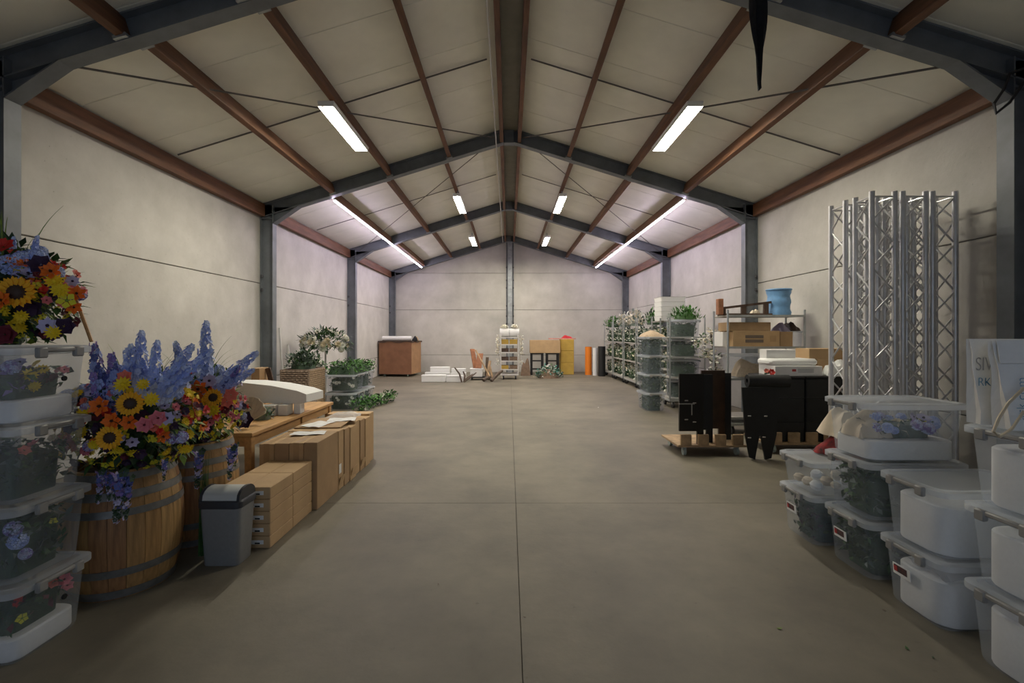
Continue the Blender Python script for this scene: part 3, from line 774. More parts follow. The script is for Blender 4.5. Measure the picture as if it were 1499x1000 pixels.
top0 = Vector((LX + .03, LY + .02, STEP * 4 - .001))
fx0 = [('sun', P(24, 428, 2.14) - top0, (.55, -1, .15), .075), ('orange', P(75, 398, 2.22) - top0, (.5, -1, .4), .045), ('lilac', P(70, 477, 2.2) - top0, (.5, -1, .2), .04), ('plum', P(95, 478, 2.24) - top0, (.6, -1, .1), .045),
       ('daisy', P(78, 487, 2.2) - top0, (.5, -1, .1), .035), ('orange', P(3, 440, 2.1) - top0, (.2, -1, .2), .045), ('orange', P(112, 430, 2.28) - top0, (.7, -.8, .2), .04), ('orange', P(108, 450, 2.28) - top0, (.7, -.8, 0), .035),
       ('red', P(5, 362, 2.2) - top0, (.2, -.8, .7), .05), ('daisy', P(88, 425, 2.22) - top0, (.6, -1, .3), .04), ('daisy', P(80, 412, 2.22) - top0, (.5, -1, .4), .04), ('limebloom', P(98, 440, 2.24) - top0, (.6, -1, .1), .04),
       ('hydr', P(35, 382, 2.25) - top0, (.3, -.6, .8), .055), ('hydr', P(15, 388, 2.22) - top0, (.3, -.6, .8), .055), ('hydr', P(55, 378, 2.28) - top0, (.3, -.6, .8), .05), ('plum', P(60, 388, 2.22) - top0, (.5, -1, .3), .05), ('lilac', P(106, 412, 2.3) - top0, (.7, -.8, .3), .03), ('burgundy', P(8, 490, 2.12) - top0, (.4, -1, 0), .05)]
bq = bouquet('mixed bouquet with one large sunflower standing on top of the flower bins', top0, (0, 0, .24), .33, .21, .26, [(k, s_ * .9, a, c, w) for k, s_, a, c, w in MIX] + [('plum', .045, -.7, .1, 8), ('burgundy', .045, -.7, 0, 4)], 230, 31, fx0, [('delph', P(20, 392, 2.3) - top0, (.1, -.1, 1), .13), ('delph', P(45, 392, 2.3) - top0, (.3, -.1, .9), .14)], [], 8, 1300, .004)
build('bamboo_stake', MB().tube([P(134, 500, 2.36) - top0 + Vector((0, 0, .0)), P(112, 440, 2.38) - top0], .008, 6), 'pine', bq)

# right side: stacks whose end latches face the hall
def stackpos(x0, ya, yb): return (x0 + BW / 2 + .012, (ya + yb) / 2)
ax, ay = stackpos(2.11, 3.34, 3.75)
storage_bin('clear bin packed with dark charcoal moss, under the shallow bin of pale stones', (ax, ay, 0), sticker=True)
storage_bin('shallow clear bin of pale stones, under the red plaid blanket', (ax, ay, STEP), shallow=True)
fillgreen('dark charcoal moss filling the bin under the pale stones', (ax, ay, .008), ['leaf_blue', 'plum', 'leaf_blue', 'leaf_dark'], 200, 12, z1=.29, name='moss_filling', cat='moss')
rnd = random.Random(9)
for i in range(14):
    b = MB(); r_ = rnd.uniform(.035, .055)
    prof = [(.001, -r_ * .8), (r_ * .7, -r_ * .6), (r_, 0), (r_ * .75, r_ * .55), (.001, r_ * .75)]
    b.lathe(prof, 9)
    p = (ax - .21 + .14 * (i % 4), ay - .105 + .10 * ((i // 4) % 3), STEP + .05 + (.08 if i >= 12 else 0))
    tag(build('pale_stone', b, 'cream' if i % 3 else 'foam', smooth=True, loc=p, rot=(rnd.uniform(-.3, .3), rnd.uniform(-.3, .3), rnd.uniform(0, 3))), 'rounded pale stone lying in the shallow clear bin', 'stone', 'pale stones in the shallow bin')
bx_, by_ = stackpos(2.15, 2.865, 3.28)
storage_bin('clear bin of dark green leaves, at the floor below the blue flower bin', (bx_, by_, 0), sticker=True)
storage_bin('clear bin of dark green leaves, in the middle below the blue flower bin', (bx_, by_, STEP))
storage_bin('clear bin of blue flowers on a foam tray, topmost in front of the lattice trusses', (bx_, by_, STEP * 2))
fillgreen('dark green leaves in the floor level bin below the blue flower bin', (bx_, by_, .008), DARKG, 300, 13, z1=.29)
fillgreen('dark green leaves in the middle bin below the blue flower bin', (bx_, by_, STEP + .008), DARKG, 300, 14, z1=.29, blossoms=[('creamrose', (.1, -.13, .07), .025), ('creamrose', (.19, -.13, .11), .022)])
foam('low white foam tray under blue flowers, in front of the lattice trusses', (bx_, by_, STEP * 2 + .008), .53, .33, .115, 'foam_tray', r=.06, group='low foam trays')
rnd = random.Random(2)
bl = [(rnd.choice(['hydr_lilac', 'hydr', 'lilac', 'hydr', 'creamrose', 'limebloom']), (rnd.uniform(-.2, .23), rnd.uniform(-.14, .06), rnd.uniform(.05, .12)), rnd.uniform(.025, .045)) for i in range(26)]
fillgreen('blue flowers and grey leaves on the tray in front of the lattice trusses', (bx_, by_, STEP * 2 + .125), ['leaf_grey', 'leaf_dark', 'cream_fl', 'leaf'], 60, 15, .21, .10, 0, .10, blossoms=bl, name='flower_filling', cat='flowers')
b = MB(); rnd = random.Random(5)
def blanket(w, d, h, seed, nx=14, ny=10):
    r = random.Random(seed); vs = []
    for i in range(nx + 1):
        for j in range(ny + 1):
            u, v = i / nx * 2 - 1, j / ny * 2 - 1
            e = max(0, 1 - max(abs(u), abs(v)) ** 4)
            z = h * e * (.78 + .16 * math.sin(u * 4 + seed) + .14 * math.sin(v * 5 + u * 3 + seed * 2)) + r.uniform(-.006, .006)
            vs.append((u * w / 2 * (.92 + .08 * math.sin(v * 5)), v * d / 2 * (.92 + .08 * math.cos(u * 6)), max(0, z)))
    m_ = MB(); m_.add(vs, [(i * (ny + 1) + j, (i + 1) * (ny + 1) + j, (i + 1) * (ny + 1) + j + 1, i * (ny + 1) + j + 1) for i in range(nx) for j in range(ny)])
    n = len(m_.v)
    ringi = [i * (ny + 1) for i in range(nx + 1)] + [nx * (ny + 1) + j for j in range(1, ny + 1)] + [i * (ny + 1) + ny for i in range(nx - 1, -1, -1)] + [j for j in range(ny - 1, 0, -1)]
    m_.f.append(ringi); m_.m.append(0)
    return m_
SZ = STEP + .225 + .013
o = build('folded_blanket', blanket(.40, .34, .17, 2), 'plaid', smooth=True, loc=(ax + .10, ay + .02, SZ)); tag(o, 'crumpled red and black plaid blanket on the shallow bin of stones', 'blanket')
o = build('cream_cloth', blanket(.36, .30, .20, 3), 'cream', smooth=True, loc=(ax + .13, ay + .04, SZ + .14)); tag(o, 'crumpled cream cloth heaped on the red plaid blanket', 'cloth')
o = build('cream_cloth', blanket(.20, .30, .16, 7), 'cream', smooth=True, loc=(bx_ - .17, by_ + .005, STEP * 2 + .126)); tag(o, 'pale pink cloth bunched behind the blue flowers in the clear bin', 'cloth')
o.scale = (1.1, .75, 1)
cx_, cy_ = stackpos(2.14, 2.37, 2.77)
storage_bin('clear bin with a white foam block under plastic film, standing on the floor', (cx_, cy_, 0), sticker=True)
storage_bin('clear bin with one big white foam block, on the bin with plastic film', (cx_, cy_, STEP))
foam('big white rounded foam block under plastic film in the floor level bin', (cx_, cy_, .008), .525, .325, .225)
foam('big white rounded foam block in the bin on top of the film bin', (cx_, cy_, STEP + .008), .525, .325, .25)
o = build('plastic_film', blanket(.46, .28, .075, 4, 20, 14), 'film', smooth=True, loc=(cx_, cy_, .2345)); tag(o, 'crumpled clear plastic film lying on the foam block in the floor level bin', 'plastic film')
dx_, dy_ = stackpos(2.13, 1.85, 2.25)
for i, w in enumerate(['lowest under the white bags', 'middle one under the white bags', 'topmost under the white bags']):
    storage_bin('clear bin with a white foam block, ' + w, (dx_, dy_, STEP * i))
    foam('white rounded foam block in the clear bin, ' + w, (dx_, dy_, STEP * i + .008), .525, .325, (.25, .245, .26)[i])

# ------------------------------------------------------------------ writing helper and bags
def text(name, body, size, mname, parent, loc, rot, sx=1.0):
    cu = bpy.data.curves.new(name, 'FONT'); cu.body = body; cu.size = size; cu.extrude = 0.0006; cu.offset = -0.0012
    tmp = bpy.data.objects.new('tmp', cu); COL.objects.link(tmp)
    bpy.context.view_layer.update()
    me = bpy.data.meshes.new_from_object(tmp.evaluated_get(bpy.context.evaluated_depsgraph_get()))
    bpy.data.objects.remove(tmp)
    me.materials.clear(); me.materials.append(M[mname])
    return link(name, me, parent, loc, rot, (sx, 1, 1))
def paper_bag(label, loc, w, d, h, seed, flare=.03):
    t = thing('paper_bag', label, 'bag', loc, 0, 'white paper bags')
    r = random.Random(seed); b = MB(); n = 7; rings = []
    for i in range(n):
        z = h * i / (n - 1); k = i / (n - 1); dd = d * (1 - .8 * k); ww = w + flare * 2 * k
        poly = [(-ww / 2, -dd / 2), (-ww / 6, -dd / 2 - .002), (ww / 6, -dd / 2 - .002), (ww / 2, -dd / 2), (ww / 2 - .012, 0), (ww / 2, dd / 2), (0, dd / 2), (-ww / 2, dd / 2), (-ww / 2 + .012, 0)]
        rings.append(([(x + r.uniform(-.003, .003), y + (r.uniform(-.004, .004) if k < .99 else 0)) for x, y in poly], z + (r.uniform(-.006, .006) if i == n - 1 else 0)))
    loft(b, rings, True, False)
    o = build('bag_body', b, 'paper', t); md = o.modifiers.new('s', 'SOLIDIFY'); md.thickness = .0015
    return t
TZ = STEP * 3 + .003
pb = paper_bag('white paper bag with grey and blue lettering, behind the other white bag', (2.27, 2.20, TZ), .26, .07, .385, 1)
text('lettering', 'SIV', .088, 'ink_grey', pb, (-.147, -.024, .245), (R(90), 0, 0), .70)
text('lettering', 'RK', .056, 'ink_blue', pb, (-.143, -.030, .175), (R(90), 0, 0), .9)
text('lettering', "'", .058, 'ink_blue', pb, (-.066, -.030, .175), (R(90), 0, 0))
pb2 = paper_bag('white paper bag with vertical blue lettering and a beige ribbon handle', (2.305, 2.07, TZ), .34, .08, .385, 2, .05)
text('lettering', 'ark.com', .056, 'ink_blue', pb2, (-.118, -.046, .045), (R(90), R(-90), 0))
HL = Vector((2.305, 2.07, TZ))
build('handle', MB().tube([P(x_, y_, d_) - HL for x_, y_, d_ in ((1499, 568, 2.0), (1476, 590, 2.0), (1462, 612, 1.985), (1454, 632, 1.98), (1463, 640, 1.975), (1481, 628, 1.97), (1499, 602, 1.965))], .006, 6), 'ribbon', pb2, smooth=True)
build('fold_flap', MB().box((-.08, -.022, .335), (.26, .004, .10), (R(-9), 0, 0), b=.001), 'paper', pb2)

# ------------------------------------------------------------------ lattice trusses
TH = 2.91; CC = 0.225
def truss_meshes():
    ch = MB().tube([(0, 0, 0), (0, 0, TH)], .0255, 12); ch = ch.mesh('chord', ['alu'], True)
    b = MB(); n = 12; p = (TH - .1) / n
    for i in range(n):
        z0 = .05 + i * p
        b.tube([(0 if i % 2 else CC, 0, z0), (CC if i % 2 else 0, 0, z0 + p)], .009, 6)
    for z in (.05, TH - .05): b.tube([(0, 0, z), (CC, 0, z)], .009, 6)
    return ch, b.mesh('lattice', ['alu'], True)
CH, LAT = truss_meshes()
def truss(label, x, y):
    t = thing('lattice_truss', label, 'truss', (x, y, 0), 0, 'aluminium lattice trusses')
    for i in (0, 1):
        for j in (0, 1): link('chord', CH, t, (i * CC, j * CC, 0))
    link('lattice', LAT, t); link('lattice', LAT, t, (CC, CC, 0), (0, 0, PI))
    link('lattice', LAT, t, (CC, 0, 0), (0, 0, R(90))); link('lattice', LAT, t, (0, CC, 0), (0, 0, R(-90)))
wd = ['hall end', 'middle', 'wall end']
for r_, y in ((0, 4.73), (1, 5.05)):
    for i, x in enumerate((3.59, 3.895, 4.19) if r_ == 0 else (3.555, 3.875, 4.17)):
        truss('upright aluminium lattice truss in the row beside the %s, %s' % ('clear bins' if r_ == 0 else 'black cases', wd[i]), x, y)

# ------------------------------------------------------------------ cartons and waste bin
def carton(label, c, d, rz=0, m='kraft', tape=None, name='cardboard_box', group=None, b_=.004, cat='box'):
    """c = base centre"""
    t = thing(name, label, cat, c, rz, group)
    build('body', MB().box((0, 0, d[2] / 2), d, b=b_), m, t)
    if tape == 'x': build('tape', MB().box((0, 0, d[2] / 2), (d[0] + .002, .05, d[2] + .002)), 'tape', t)
    if tape == 'y': build('tape', MB().box((0, 0, d[2] / 2), (.05, d[1] + .002, d[2] + .002)), 'tape', t)
    if tape == 'seam': build('seam', MB().box((0, 0, d[2] + .0005), (.004, d[1] * .98, .003)), 'print', t)
    return t
t = thing('waste_bin', 'grey plastic waste bin with a silver swing lid beside the barrel', 'waste bin', (-1.865, 3.175, 0))
b = MB(); loft(b, [(rrect(.225, .17, .03), 0), (rrect(.23, .175, .03), .006), (rrect(.265, .205, .032), .385)], True, True)
build('body', b, 'grey_plastic', t, smooth=True)
b = MB(); loft(b, [(rrect(.275, .215, .035), .375), (rrect(.285, .225, .04), .38), (rrect(.285, .225, .04), .415), (rrect(.27, .21, .04), .425)], True, True)
build('rim', b, 'dark_plastic', t, smooth=True)
b = MB(); n = 8; prof = []
for i in range(n + 1):
    a = PI * i / n; prof.append((-.10 * math.cos(a), .424 + .075 * math.sin(a) ** .8))
b.prism(prof, .018, Matrix.Translation((.13, 0, 0)) @ Matrix(((0, 0, -1, 0), (1, 0, 0, 0), (0, 1, 0, 0), (0, 0, 0, 1))))
build('lid_cheek', b, 'dark_plastic', t, smooth=True); b = MB()
b.prism(prof, .018, Matrix.Translation((-.112, 0, 0)) @ Matrix(((0, 0, -1, 0), (1, 0, 0, 0), (0, 1, 0, 0), (0, 0, 0, 1))))
build('lid_cheek', b, 'dark_plastic', t, smooth=True)
prof2 = [(y * .97, z - .004) for y, z in prof]
b = MB(); b.prism(prof2, .222, Matrix.Translation((.111, 0, 0)) @ Matrix(((0, 0, -1, 0), (1, 0, 0, 0), (0, 1, 0, 0), (0, 0, 0, 1))))
build('swing_flap', b, 'silver_plastic', t, smooth=True)

# twenty flat cartons: two columns, two deep, five high
fw, fd, fh = .178, .352, .086
for ix in range(2):
    for iy in range(2):
        for iz in range(5):
            where = ('column next to the aisle' if ix == 0 else 'column next to the table'); row = 'end row by the waste bin' if iy == 0 else 'row touching the tall cartons'
            lv = ['lowest', 'second', 'third', 'fourth', 'topmost'][iz]
            t = carton('flat brown carton, %s layer, %s, %s' % (lv, where, row), (-1.67 - fw / 2 - ix * (fw + .004), 3.345 + fd / 2 + iy * (fd + .004), iz * fh), (fw, fd, fh - .003), m='kraft', group='stacked flat cartons', name='flat_carton')
            if iy == 0: 
                lb = build('address_label', MB().box((0, -fd / 2 - .001, fh * .5), (.085, .002, .028)), 'paper', t)
                build('handle_slot', MB().box((0, -fd / 2 - .002, fh * .42), (.035, .003, .010)), 'hole', lb)
# tall upright cartons
x = -1.63
for i, w in enumerate((.118, .125, .125, .13)):
    carton('tall slim brown carton behind the flat cartons, ' + ['facing the aisle', 'second from the aisle', 'third from the aisle', 'closest to the table'][i], (x - w / 2, 4.32, 0), (w - .004, .50, .575 - .004 * i), tape='y' if i % 2 else None, m='kraft' if i % 2 else 'kraft_dark', group='tall upright cartons', name='tall_carton')
    x -= w
ed = [4.575, 4.72, 4.87, 5.06, 5.22, 5.38, 5.57, 5.76]
od = ['first', 'second', 'third', 'fourth', 'fifth', 'sixth', 'seventh']
for i in range(7):
    t = carton('tall carton set across the row, %s from the end with the white label' % od[i], (-1.875 + .008 * (i % 3), (ed[i] + ed[i + 1]) / 2, 0), (.49, ed[i + 1] - ed[i] - .006, .57 - .012 * (i % 3)), m=['kraft', 'kraft_dark', 'kraft'][i % 3], group='tall upright cartons', name='tall_carton')
    if i in (0, 2, 4): build('bottom_flap', MB().box((.25, 0, .07), (.004, (ed[i + 1] - ed[i]) * .8, .12), (0, R(12), 0)), 'kraft', t)
    if i == 0: build('address_label', MB().box((.2455, -.03, .2), (.003, .06, .09)), 'paper', t)
o = build('cardboard_sheet', MB().box((0, 0, .006), (.44, .52, .012), b=.002), 'kraft_dark', loc=(-1.90, 4.95, .572), rot=(0, 0, R(4))); tag(o, 'flat cardboard sheet lying across the tall cartons under the white papers', 'cardboard')
for i, (x, y, z, a, sx, sy, lb) in enumerate(((-1.86, 4.44, .5765, 10, .30, .16, 'white paper sheet lying on the slim tall cartons'), (-1.93, 4.84, .5855, -12, .21, .30, 'white paper sheet nearest the table on the flat cardboard'), (-1.78, 5.10, .5855, 12, .28, .20, 'white paper sheet nearest the aisle on the flat cardboard'))):
    b = MB(); n = 6; vs = []
    for p in range(n + 1):
        for q in range(n + 1): vs.append(((p / n - .5) * sx, (q / n - .5) * sy, .003 + .004 * math.sin(p * 1.7 + q)))
    b.add(vs, [(p * (n + 1) + q, (p + 1) * (n + 1) + q, (p + 1) * (n + 1) + q + 1, p * (n + 1) + q + 1) for p in range(n) for q in range(n)])
    o = build('paper_sheet', b, 'paper', loc=(x, y, z + .002), rot=(0, 0, R(a))); o.modifiers.new('s', 'SOLIDIFY').thickness = .001; tag(o, lb, 'paper', 'loose white papers')
o = build('plastic_wrap', blanket(.34, .30, .05, 6, 18, 14), 'film', smooth=True, loc=(-1.85, 5.38, .573)); tag(o, 'crumpled clear plastic wrap lying on the tall cartons', 'plastic wrap')

# ------------------------------------------------------------------ wooden table and what lies on it
TX0, TX1, TY0, TY1, TZT = -3.30, -2.20, 4.10, 6.0, .65
t = thing('wooden_table', 'long pine table beside the tall cartons, loaded with white foam', 'table', ((TX0 + TX1) / 2, (TY0 + TY1) / 2, 0))
w = (TX1 - TX0) / 5
for i in range(5): build('top_board', MB().box((TX0 - (TX0 + TX1) / 2 + w * (i + .5), 0, TZT - .0175), (w - .003, TY1 - TY0, .035), b=.004), 'pine', t)
hx, hy = (TX1 - TX0) / 2 - .05, (TY1 - TY0) / 2 - .05
for sx in (-1, 1):
    build('apron', MB().box((sx * hx, 0, TZT - .08), (.025, 2 * hy, .09)), 'pine', t)
    for y in (-hy, .12, hy): build('leg', MB().box((sx * hx, y, (TZT - .036) / 2), (.06, .06, TZT - .036), b=.004), 'pine', t)
for sy in (-1, 1): build('apron', MB().box((0, sy * hy, TZT - .08), (2 * hx, .025, .09)), 'pine', t)
# big rounded foam wedge lying on two foam blocks
b = MB()
prof = [(-.52, .21), (-.50, .0), (.44, .0), (.50, .02), (.50, .10), (.40, .135), (.10, .185), (-.20, .21)]
b.prism(prof, .34, Matrix.Translation((0, .17, 0)) @ Matrix.Rotation(R(90), 4, 'X'))
o = build('foam_wedge', b, 'foam', loc=(-2.60, 5.26, TZT + .115), rot=(0, 0, R(-8))); tag(o, 'big white foam wedge with a curved top, lying on smaller blocks on the table', 'foam')
for i, (px, yy, wd_, hh) in enumerate(((-2.60, 4.98, .12, .11), (-2.475, 5.02, .11, .112), (-2.355, 5.04, .10, .113), (-2.255, 5.14, .07, .114))):
    o = build('foam_cube', MB().box((0, 0, hh / 2), (wd_, .14, hh), b=.006), 'foam', loc=(px, yy, TZT), rot=(0, 0, R(-8 + 5 * i)))
    tag(o, 'small white foam cube under the big wedge on the table, ' + ['by the paper fan', 'second from the paper fan', 'third from the paper fan', 'slimmest, at the table edge'][i], 'foam', 'small foam cubes on the table')
# paper fan ornament
b = MB(); n = 14; vs = [(0, 0, 0)]
for i in range(n + 1):
    a = R(25 + 130 * i / n); vs.append((.22 * math.cos(a), .02 * (i % 2), .25 * math.sin(a)))
b.add(vs, [(0, i + 1, i + 2) for i in range(n)])
o = build('paper_fan', b, 'cream', loc=(-2.46, 4.50, TZT + .006), rot=(R(-12), 0, R(-20))); o.modifiers.new('s', 'SOLIDIFY').thickness = .006; tag(o, 'beige pleated paper fan standing on the table by the purple flower', 'paper fan')
t = thing('purple_pansy', 'dark purple pansy head lying at the table end', 'flower', (-2.38, 4.30, TZT))
link('plum_pansy', FL['plum'], t, (0, 0, .075), Vector((.3, -1, .3)).to_track_quat('Z', 'Y'), .085); link('lilac_anemone', FL['lilac'], t, (.02, -.04, .08), Vector((.3, -1, .3)).to_track_quat('Z', 'Y'), .035)
build('stem', MB().tube([(0, .02, .004), (0, 0, .04), (0, 0, .075)], .006, 6), 'leaf_dark', t)
fillgreen('grey green leaf sprig lying between fan and foam on the table', (-2.46, 4.76, TZT), ['leaf_grey', 'leaf', 'leaf_grey'], 60, 21, .09, .07, 0, .10, .06, name='leaf_sprig')
carton('brown cardboard piece standing at the wall edge of the table', (-3.03, 5.82, TZT), (.10, .22, .44), m='kraft_dark', name='cardboard_piece', cat='cardboard')
o = build('white_board', MB().box((0, 0, .22), (.14, .02, .44), (R(0), 0, 0), b=.003), 'white_paint', loc=(-3.16, 5.72, TZT)); tag(o, 'small white board standing next to the brown cardboard piece', 'board')
o = build('dark_plank', MB().box((0, 0, .0), (.06, .025, .44), (0, R(-14), 0), b=.003), 'dark_wood', loc=(-2.90, 5.86, TZT + .22)); tag(o, 'dark brown plank leaning on the brown cardboard piece', 'plank')
# tub with a plastic cover behind the table
storage_bin('clear bin standing on the floor behind the pine table', (-3.00, 6.62, 0), 0)
storage_bin('clear bin stacked on the bin behind the pine table', (-3.00, 6.62, STEP), 0)
fillgreen('grey leaves inside the upper bin behind the pine table', (-3.0, 6.62, STEP + .008), ['leaf_grey', 'white_fl', 'leaf_grey'], 140, 22)

# ------------------------------------------------------------------ wicker trunk, bins and greenery by the left wall
t = thing('wicker_trunk', 'tall brown wicker trunk with grey greenery on top, by the second column', 'basket', (-3.86, 8.98, 0))
wx, wy, wh = .50, .72, .84
for sgn in (-1, 1):
    for nme, ctr, dim, axis in (('woven_side', (sgn * wx / 2, 0, 0), wy, 'y'), ('woven_end', (0, sgn * wy / 2, 0), wx, 'x')):
        b = MB(); nst = max(6, int(dim / .075)); nr = 22
        for r_ in range(nr):
            z = wh * (r_ + .5) / nr
            pts = []
            for k in range(nst * 2 + 1):
                u = -dim / 2 + dim * k / (nst * 2); off = .010 * (1 if (k + r_) % 2 else -1)
                pts.append((ctr[0] + (off if axis == 'y' else u), ctr[1] + (u if axis == 'y' else off), z))
            b.tube(pts, wh / nr * .52, 5)
        build(nme, b, 'wicker' if axis == 'x' else 'wicker_light', t)
for sx in (-1, 1):
    for sy in (-1, 1): build('corner_post', MB().tube([(sx * wx / 2, sy * wy / 2, 0), (sx * wx / 2, sy * wy / 2, wh + .01)], .018, 8), 'wicker', t)
build('trunk_rim', MB().tube([(-wx / 2, -wy / 2, wh), (wx / 2, -wy / 2, wh), (wx / 2, wy / 2, wh), (-wx / 2, wy / 2, wh)], .018, 8, closed=True), 'wicker', t)
build('trunk_cover', MB().box((0, 0, wh - .03), (wx - .02, wy - .02, .03)), 'wicker', t)
t = thing('greenery_heap', 'heap of grey green foliage on the wicker trunk', 'greenery', (-3.86, 8.98, wh + .012))
cols = ['leaf_grey', 'leaf_dark', 'leaf', 'leaf_grey']
tag(build('leaf_mass', leaves(620, ellregion((0, 0, .03), .33, .36, .34, .3, 0), .085, cols, 41, .5, outward=(0, 0, -.1)), cols, t), kind='stuff')
b = MB(); dome(b, .22, .20, 12); build('core', b, 'leaf_dark', t)
for i, (z, yy) in enumerate(((0, 9.72), (0, 10.46), (STEP, 9.72), (STEP, 10.46))):
    wz = ['floor level, beside the wicker trunk', 'floor level, toward the back wall', 'upper level, beside the wicker trunk', 'upper level, toward the back wall'][i]
    o = storage_bin('clear bin of white blossoms under the green garland heap, ' + wz, (-3.33, yy, z), 0)
    o.scale = (1, 1.7, .93)
    rr = random.Random(60 + i)
    bl = [('rose', (rr.uniform(-.2, .26), -.23, rr.uniform(.06, .26)), rr.uniform(.03, .045)) for k in range(6)]
    fillgreen('dark leaves and white blossoms in the bin, ' + wz, (-3.33, yy, z + .008), ['leaf_dark', 'leaf_grey', 'leaf_blue'], 120, 42 + i, sy=.22, blossoms=bl, size=.08)
t = thing('garland_heap', 'heap of bright green leaf garland on the upper clear bins', 'greenery', (-3.33, 10.08, STEP + (BIH + .013) * .93))
cols = ['leaf_bright', 'leaf', 'leaf_bright', 'leaf_dark']
tag(build('leaf_mass', clampv(leaves(1100, lambda r: (r.uniform(-.30, .34), r.uniform(-.66, .74), .02 + r.uniform(0, .24) * (1 - .3 * r.random())), .085, cols, 51, .4), .36, .70, .002, .5), cols, t), kind='stuff')
b = MB(); loft(b, [(rrect(.56, 1.3, .1), 0.001), (rrect(.46, 1.1, .1), .15)]); build('core', b, 'leaf_dark', t)
t = thing('leaf_garland', 'green leaf garland trailing on the floor beside the clear bins', 'greenery', (-2.80, 9.9, 0))
def garl(r):
    u = r.random(); a = r.uniform(0, 6.28); q = r.uniform(0, 1) * (.16 - .05 * u)
    return (-.12 + .34 * u + q * math.cos(a), -.75 + 1.55 * u + q * math.sin(a) * .5, max(.01, .13 + q * math.sin(a)))
tag(build('leaf_mass', leaves(700, garl, .085, cols, 52, .4), cols, t), kind='stuff')
build('stem', MB().tube([(-.12, -.75, .012), (.05, 0, .10), (.22, .8, .012)], .012, 6), 'leaf_dark', t)
link('white_rose', FL['rose'], t, (.10, .25, .20), Vector((.3, -1, .4)).to_track_quat('Z', 'Y'), .06); link('white_rose', FL['rose'], t, (.17, .7, .2), Vector((.3, -1, .4)).to_track_quat('Z', 'Y'), .05); link('white_rose', FL['rose'], t, (-.0, -.5, .03), Vector((.3, -1, .4)).to_track_quat('Z', 'Y'), .045)
# white rose arrangement on a stand
t = thing('rose_arrangement', 'round white rose arrangement on a slim stand by the left wall', 'flowers', (-3.93, 10.25, 0))
build('stand_base', MB().lathe([(.001, .02), (.16, .02), (.16, 0), (.001, 0)], 18), 'galv', t)
build('stand_pole', MB().tube([(0, 0, .02), (0, 0, 1.2)], .02, 8), 'conduit', t)
cols = ['leaf', 'leaf_dark', 'leaf', 'leaf_grey']
tag(build('foliage', leaves(900, ellregion((0, 0, 1.30), .54, .44, .32, .5, -.5), .12, cols, 61, .35, outward=(0, 0, 1.25)), cols, t), kind='stuff')
rnd = random.Random(62)
for i in range(38):
    d = Vector((rnd.gauss(0, 1), -abs(rnd.gauss(0, 1)), rnd.gauss(.15, .8))).normalized()
    if d.z < -.5: continue
    put(t, rnd.choice(['rose', 'rose', 'creamrose', 'hydr_white']), Vector((0, 0, 1.30)) + Vector((d.x * .48, d.y * .40, d.z * .27)), d + Vector((0, -.3, .1)), rnd.uniform(.045, .08), rnd)
t2 = thing('white_blossom_bunch', 'low bunch of white blossoms under the rose arrangement', 'flowers', (-3.94, 9.70, 0))
build('vase', MB().lathe([(.001, 0), (.07, 0), (.09, .3), (.06, .6), (.075, .7), (.001, .7)], 16), 'white_paint', t2, smooth=True)
cols = ['white_fl', 'leaf_grey', 'white_fl', 'leaf']
tag(build('blossom_mass', leaves(170, ellregion((.06, 0, .86), .14, .14, .16, .2, -.8), .08, cols, 63, .6), cols, t2), kind='stuff')
for i, (x, y, L, lean, lb) in enumerate(((-4.34, 9.25, 1.62, 6, 'tallest thin white slat leaning on the wall by the second column'), (-4.22, 9.36, 1.30, 8, 'thin white slat leaning on the wall beside the tallest slat'), (-4.10, 9.46, .95, 5, 'short wide pale board leaning behind the wicker trunk'))):
    o = build('wooden_pole', MB().box((0, 0, L / 2), (.035 if i < 2 else .12, .02, L), b=.003), 'white_paint' if i < 2 else 'cream', loc=(x, y, 0), rot=(0, R(-lean * .6), 0)); tag(o, lb, 'pole')

# ------------------------------------------------------------------ back wall: crate, piles, trolley
t = thing('plywood_crate', 'reddish brown plywood crate on castors in the back corner', 'crate', (-3.92, 17.30, 0), R(-7))
cw, cd, ch_ = 1.18, 1.10, 1.15
for sgn, nme, m_ in ((-1, 'front_panel', 'plywood'), (1, 'rear_panel', 'plywood')): build(nme, MB().box((0, sgn * (cd / 2 - .01), .09 + ch_ / 2), (cw, .02, ch_), b=.003), m_, t)
for sgn in (-1, 1): build('side_panel', MB().box((sgn * (cw / 2 - .01), 0, .09 + ch_ / 2), (.02, cd - .045, ch_), b=.003), 'plywood_light', t)
build('bottom_panel', MB().box((0, 0, .11), (cw - .05, cd - .05, .03)), 'plywood', t); build('top_panel', MB().box((0, 0, .09 + ch_ - .02), (cw - .05, cd - .05, .02)), 'plywood', t)
for sx in (-1, 1):
    for sy in (-1, 1): build('castor', MB().tube([(sx * .42 - .02, sy * .42, .045), (sx * .42 + .02, sy * .42, .045)], .045, 12), 'grey_castor', t)
